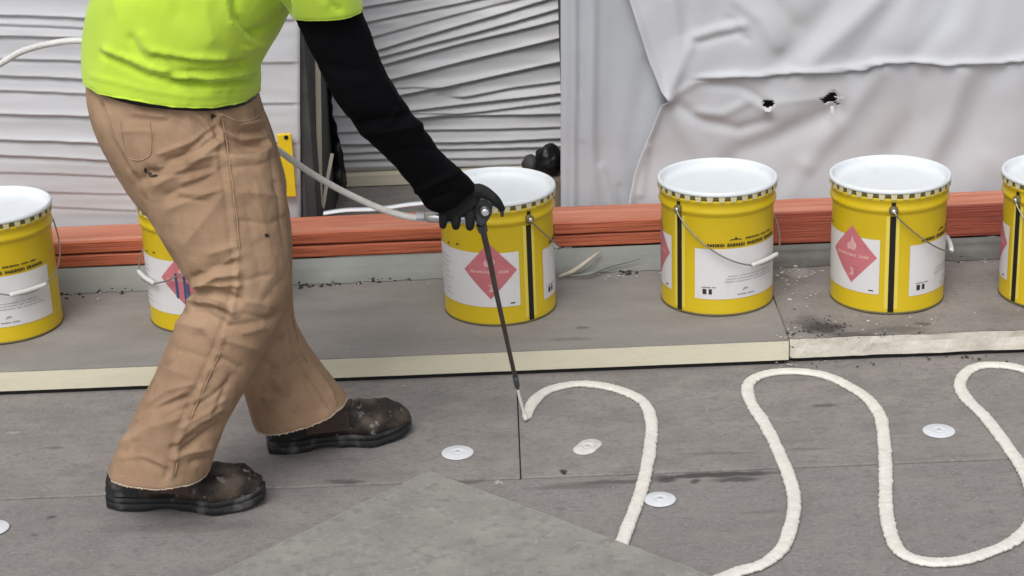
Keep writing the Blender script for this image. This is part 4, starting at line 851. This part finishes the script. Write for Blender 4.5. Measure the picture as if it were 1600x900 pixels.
# --- gloved hands
def hand(kn, wrist, palm_pts, fingers, thumb, name):
    parts = [loft(palm_pts)]
    for pts, r_ in fingers+[thumb]: parts.append(tube(catmull(pts, 5), r_, 10))
    vv, ff = baked(*merge(*parts), .0026, 3); return mob(name, vv, ff, M['glove'], person, True)
hx0 = P(664, 339, 4.065); hx1 = P(748, 343, 4.065); ax = (hx1-hx0)/np.linalg.norm(hx1-hx0); upv = np.array([-ax[2], 0, ax[0]]); nv = np.array([0, -1., 0])
def hp(s, u_, n_): return hx0+(hx1-hx0)*s+upv*u_+nv*n_
pr_ = []
for k in range(6):
    t = k/5; c = P(700, 300, 4.04)*(1-t)+hp(.72, .026, .016)*t; wdt = .032+.014*t; th = .027-.005*t
    d = (hp(.72, .026, .016)-P(700, 300, 4.04)); d /= np.linalg.norm(d); wv = ax-d*(ax@d); wv /= np.linalg.norm(wv); wv = wv*(1-.0)+0; tv = np.cross(d, wv)
    a = np.linspace(0, 2*math.pi, 20, endpoint=False); pr_.append(c+np.cos(a)[:, None]*wv*wdt+np.sin(a)[:, None]*tv*th)
fing = []
for s, r_ in ((.82, .0098), (.56, .0096), (.32, .0086)):
    fing.append(([hp(s, .034, .010), hp(s+.01, .026, .022), hp(s+.02, .009, .026), hp(s+.02, -.009, .019), hp(s+.02, -.016, .002), hp(s+.01, -.012, -.014)], (r_*1.35, r_*1.3, r_*1.15, r_*1.0, r_*.9, r_*.75)))
fing.append(([P(735, 300, 4.045), P(750, 298, 4.038), P(765, 305, 4.034), P(777, 315, 4.034), P(786, 328, 4.045)], (.017, .0155, .0125, .0098, .0066)))
thumb = ([P(712, 300, 4.075), P(728, 308, 4.088), P(744, 318, 4.092), P(758, 326, 4.085)], (.014, .013, .011, .008))
hand(None, None, pr_, fing, thumb, 'glove')
lp = [P(300, 92, 4.287), P(320, 112, 4.292), P(338, 132, 4.295)]; ld = (lp[2]-lp[0])/np.linalg.norm(lp[2]-lp[0]); lw = np.array([0, 1., 0]); lt = np.cross(ld, lw)
a = np.linspace(0, 2*math.pi, 16, endpoint=False); lpr = [p+np.cos(a)[:, None]*lt*w1+np.sin(a)[:, None]*lw*.018 for p, w1 in zip(lp, (.028, .038, .040))]
lf = []
for k in range(4):
    o_ = lp[2]+lt*(-.030+.02*k); lf.append(([o_-ld*.01, o_+ld*.022, o_+ld*.035+lw*.014, o_+ld*.026+lw*.032, o_+ld*.006+lw*.034], (.0105, .010, .0095, .009, .0075)))
hand(None, None, lpr, lf, ([lp[1]+lt*.034, lp[1]+lt*.05+ld*.02, lp[2]+lt*.045+ld*.012+lw*.016, lp[2]+lt*.03+ld*.02+lw*.03], (.013, .012, .0105, .008)), 'glove')

# --- boots
def boot(heel, toe, name_label, seed):
    h = V3(heel); t_ = V3(toe); d = t_-h; L_ = np.linalg.norm(d[:2]); d = np.array([d[0], d[1], 0])/L_; n = np.array([-d[1], d[0], 0])
    k = L_/.33
    W = lambda x, y, z: h*[1, 1, 0]+d*x*k+n*y+np.array([0, 0, z])
    X_ = [0, .008, .025, .06, .11, .15, .19, .23, .265, .295, .315, .327, .332]; HW = [.014, .026, .036, .040, .038, .039, .045, .0675, .053, .046, .034, .019, .008]
    xs = np.linspace(0, .332, 44); hw = np.interp(xs, X_, HW); hw = np.convolve(np.pad(hw, 2, 'edge'), np.ones(5)/5, 'valid')
    root = None; rows = []
    for z, o_, tl in ((.001, -.003, 1), (.004, .001, 1), (.016, .002, 1), (.018, -.0005, 1), (.021, -.0005, 1), (.023, .0025, 1), (.030, .002, 1), (.0335, -.002, 1)):
        spring = np.where(xs > .24, ((xs-.24)/.09)**2*.012, 0); arch = np.where((xs > .09) & (xs < .16) & (z < .01), .008*np.sin((xs-.09)/.07*math.pi), 0)
        up_ = [W(x, w_+o_, z+s_+a_) for x, w_, s_, a_ in zip(xs, hw, spring, arch)]; dn_ = [W(x, -(w_+o_), z+s_+a_) for x, w_, s_, a_ in zip(xs, hw, spring, arch)][::-1]
        rows.append(np.array(up_+dn_))
    v_, f_ = loft(rows); sole = mob('sole', v_, f_, M['sole'], None, True)
    # upper: sections across the foot
    xs2 = np.linspace(.003, .327, 46)
    top = np.interp(xs2, [0, .02, .06, .10, .135, .16, .19, .22, .25, .275, .30, .317, .330], [.062, .088, .130, .142, .130, .111, .097, .089, .087, .085, .074, .058, .040])
    top = np.convolve(np.pad(top, 2, 'edge'), np.ones(5)/5, 'valid'); hw2 = np.interp(xs2, xs, hw)*.97
    rings_ = []; th_ = np.linspace(0, math.pi, 22)
    for x, tz, w_ in zip(xs2, top, hw2):
        sp_ = max(0, (x-.24)/.09)**2*.012; r_ = []
        ee = .62 if x > .2 else (.75 if x > .12 else .55)
        for a in th_:
            co, si = math.cos(a), math.sin(a)
            yy = w_*np.sign(co)*abs(co)**ee; zz_ = .028+sp_+(tz-.028)*si**.75
            nz_ = mnoise.noise(Vector((x*40, yy*40, seed)))*.008+mnoise.noise(Vector((x*80, yy*80+zz_*60, seed+3)))*.004
            if .17 < x < .25: nz_ += -.003*abs(math.sin((x-.17)*110))*si
            r_.append(W(x, yy*(1+nz_*4), zz_+nz_*si))
        rings_.append(np.array(r_))
    v_, f_ = loft(rings_)
    return v_, f_, rows, sole, W
def build_boot(heel, toe, lab, seed):
    v_, f_, rows, sole, W = boot(heel, toe, lab, seed)
    up_ = mob('boot', v_, f_, M['boot'], person, True); up_['label'] = lab
    so_ = mob('sole', np.array([q.co for q in sole.data.vertices]), [tuple(p.vertices) for p in sole.data.polygons], M['sole'], up_, True); bpy.data.objects.remove(sole)
    # ankle quarter, heel counter, toe rim and laces
    for (x0, x1, z0, z1, m_, nm, off) in ((.085, .185, .045, .105, 'boot_brown', 'quarter', .0035), (.0, .082, .038, .10, 'sole', 'heel_counter', .003)):
        for side in (-1, 1):
            rows_ = []; xs_ = np.linspace(x0, x1, 12)
            for q in np.linspace(0, 1, 6):
                rr_ = []
                for x in xs_:
                    hwx = np.interp(x, [0, .008, .025, .06, .11, .15, .19], [.014, .026, .036, .040, .038, .039, .045])*.97
                    tz = np.interp(x, [0, .02, .06, .10, .135, .16, .19], [.062, .088, .130, .142, .130, .111, .097]); z = z0+(min(z1, tz-.012)-z0)*q
                    si = np.clip((z-.028)/(tz-.028), 0, 1)**(1/.75); co = math.sqrt(max(0, 1-si*si)); ee = .62 if x > .2 else (.75 if x > .12 else .55)
                    rr_.append(W(x, side*(hwx*co**ee+off), z))
                rows_.append(rr_)
            mob(nm, np.array(rows_).reshape(-1, 3), grid_faces(6, 12), M[m_], up_, True)
    for k in range(4):
        x = .158+.019*k; tz = np.interp(x, [.135, .16, .19, .22, .25], [.130, .111, .097, .089, .087])
        pts = [W(x-.004, -.026, tz-.017), W(x+.003, -.012, tz+.000), W(x+.004, .0, tz+.0025), W(x+.003, .012, tz), W(x-.004, .026, tz-.017)]
        mob('lace', *tube(catmull(pts, 5), (.0026), 6), M['lace'], up_, True)
build_boot(G(169, 792, 0)+np.array([0, .012, 0]), G(413, 787, 0)+np.array([0, .005, 0]), 'scuffed near boot planted under the trailing leg', 3)
build_boot(G(418, 708, 0)+np.array([0, .012, 0]), G(641, 676, 0)+np.array([0, .005, 0]), 'scuffed far boot stepping ahead', 8)

# ------------------------------------------------------------------ hose, gun, wand
hose = [P(-420, 330, 4.75), P(-260, 262, 4.65), P(-120, 170, 4.52), P(-50, 128, 4.45), P(0, 100, 4.42), P(35, 80, 4.40), P(80, 68, 4.38), P(130, 64, 4.36), P(200, 78, 4.345), P(280, 118, 4.335), P(345, 165, 4.325), P(400, 208, 4.29), P(450, 246, 4.24), P(500, 279, 4.19), P(550, 306, 4.145), P(600, 328, 4.10), P(640, 339, 4.075), P(668, 341, 4.066)]
o = mob('hose', *tube(catmull(hose, 10), .0074, 12), M['hose'], smooth=True); tag(o, 'white braided hose passing behind the worker to the spray gun', 'hose')
gun = thing('spray_gun', 'spray gun with silver handle and long dark wand held in the worker\'s glove', 'spray gun', V3(P(755, 335, 4.07)))
mob('handle', *tube([hp(-.02, 0, 0), hp(.02, 0, 0), hp(.04, 0, 0), hp(.5, .001, 0), hp(.9, .001, 0), hp(1.02, 0, 0)], (.008, .008, .0115, .0125, .0125, .0105), 14), M['steel'], gun, True)
mob('hose_fitting', *tube([hp(-.16, 0, 0), hp(-.02, 0, 0)], (.0105, .0105), 6), M['plate_mark'], gun)
c = P(755, 330, 4.06)
hv = [P(x, y, 4.062) for x, y in ((738, 326), (744, 312), (760, 310), (770, 318), (768, 334), (760, 346), (752, 352), (744, 346))]
n = len(hv); a_ = [p+np.array([0, -.013, 0]) for p in hv]; b_ = [p+np.array([0, .013, 0]) for p in hv]
bevel(mob('head', a_+b_, [tuple(range(n)), tuple(range(n, 2*n))[::-1]]+[(i, (i+1) % n, n+(i+1) % n, n+i) for i in range(n)], M['gun'], gun), .004, 3)
kq = P(758, 327, 4.062); mob('swivel_nut', *tube([kq+np.array([0, .018, 0]), kq+np.array([0, -.014, 0]), kq+np.array([0, -.020, 0])], (.0155, .0155, .013), 14), M['gun'], gun, True)
mob('swivel_cap', *tube([kq+np.array([0, -.015, 0]), kq+np.array([0, -.0225, 0]), kq+np.array([0, -.024, 0])], (.0085, .0085, .006), 14), M['steel'], gun, True)
mob('trigger', *tube(catmull([P(764, 318, 4.062), P(775, 320, 4.058), P(783, 328, 4.056), P(785, 338, 4.056)], 5), (.005, .0055, .005, .004), 8), M['gun'], gun, True)
tipw = P(808, 603, 4.235)
wp = [P(751, 345, 4.064), P(757, 370, 4.075), P(766, 410, 4.10), P(775, 455, 4.13), P(785, 500, 4.16), P(796, 550, 4.20), tipw]
wd_ = mob('wand', *tube(catmull(wp, 6), (.0074, .0070, .0064, .0058, .0054, .0052, .005), 10), M['wand'], gun, True)
mob('collar', *tube([P(752, 350, 4.066), P(755, 362, 4.071)], (.0115, .0105), 6), M['gun'], gun)
mob('nozzle_tip', *tube([P(805, 588, 4.226), tipw, P(809, 608, 4.238)], (.0070, .0062, .0035), 10), M['gun'], wd_, True)
mob('adhesive_stream', *tube(catmull([P(808, 605, 4.237), P(813, 625, 4.242), P(818, 642, 4.248), G(822, 656, .006)], 5), (.0032, .0036, .0042, .006), 8), M['bead'], gun, True)
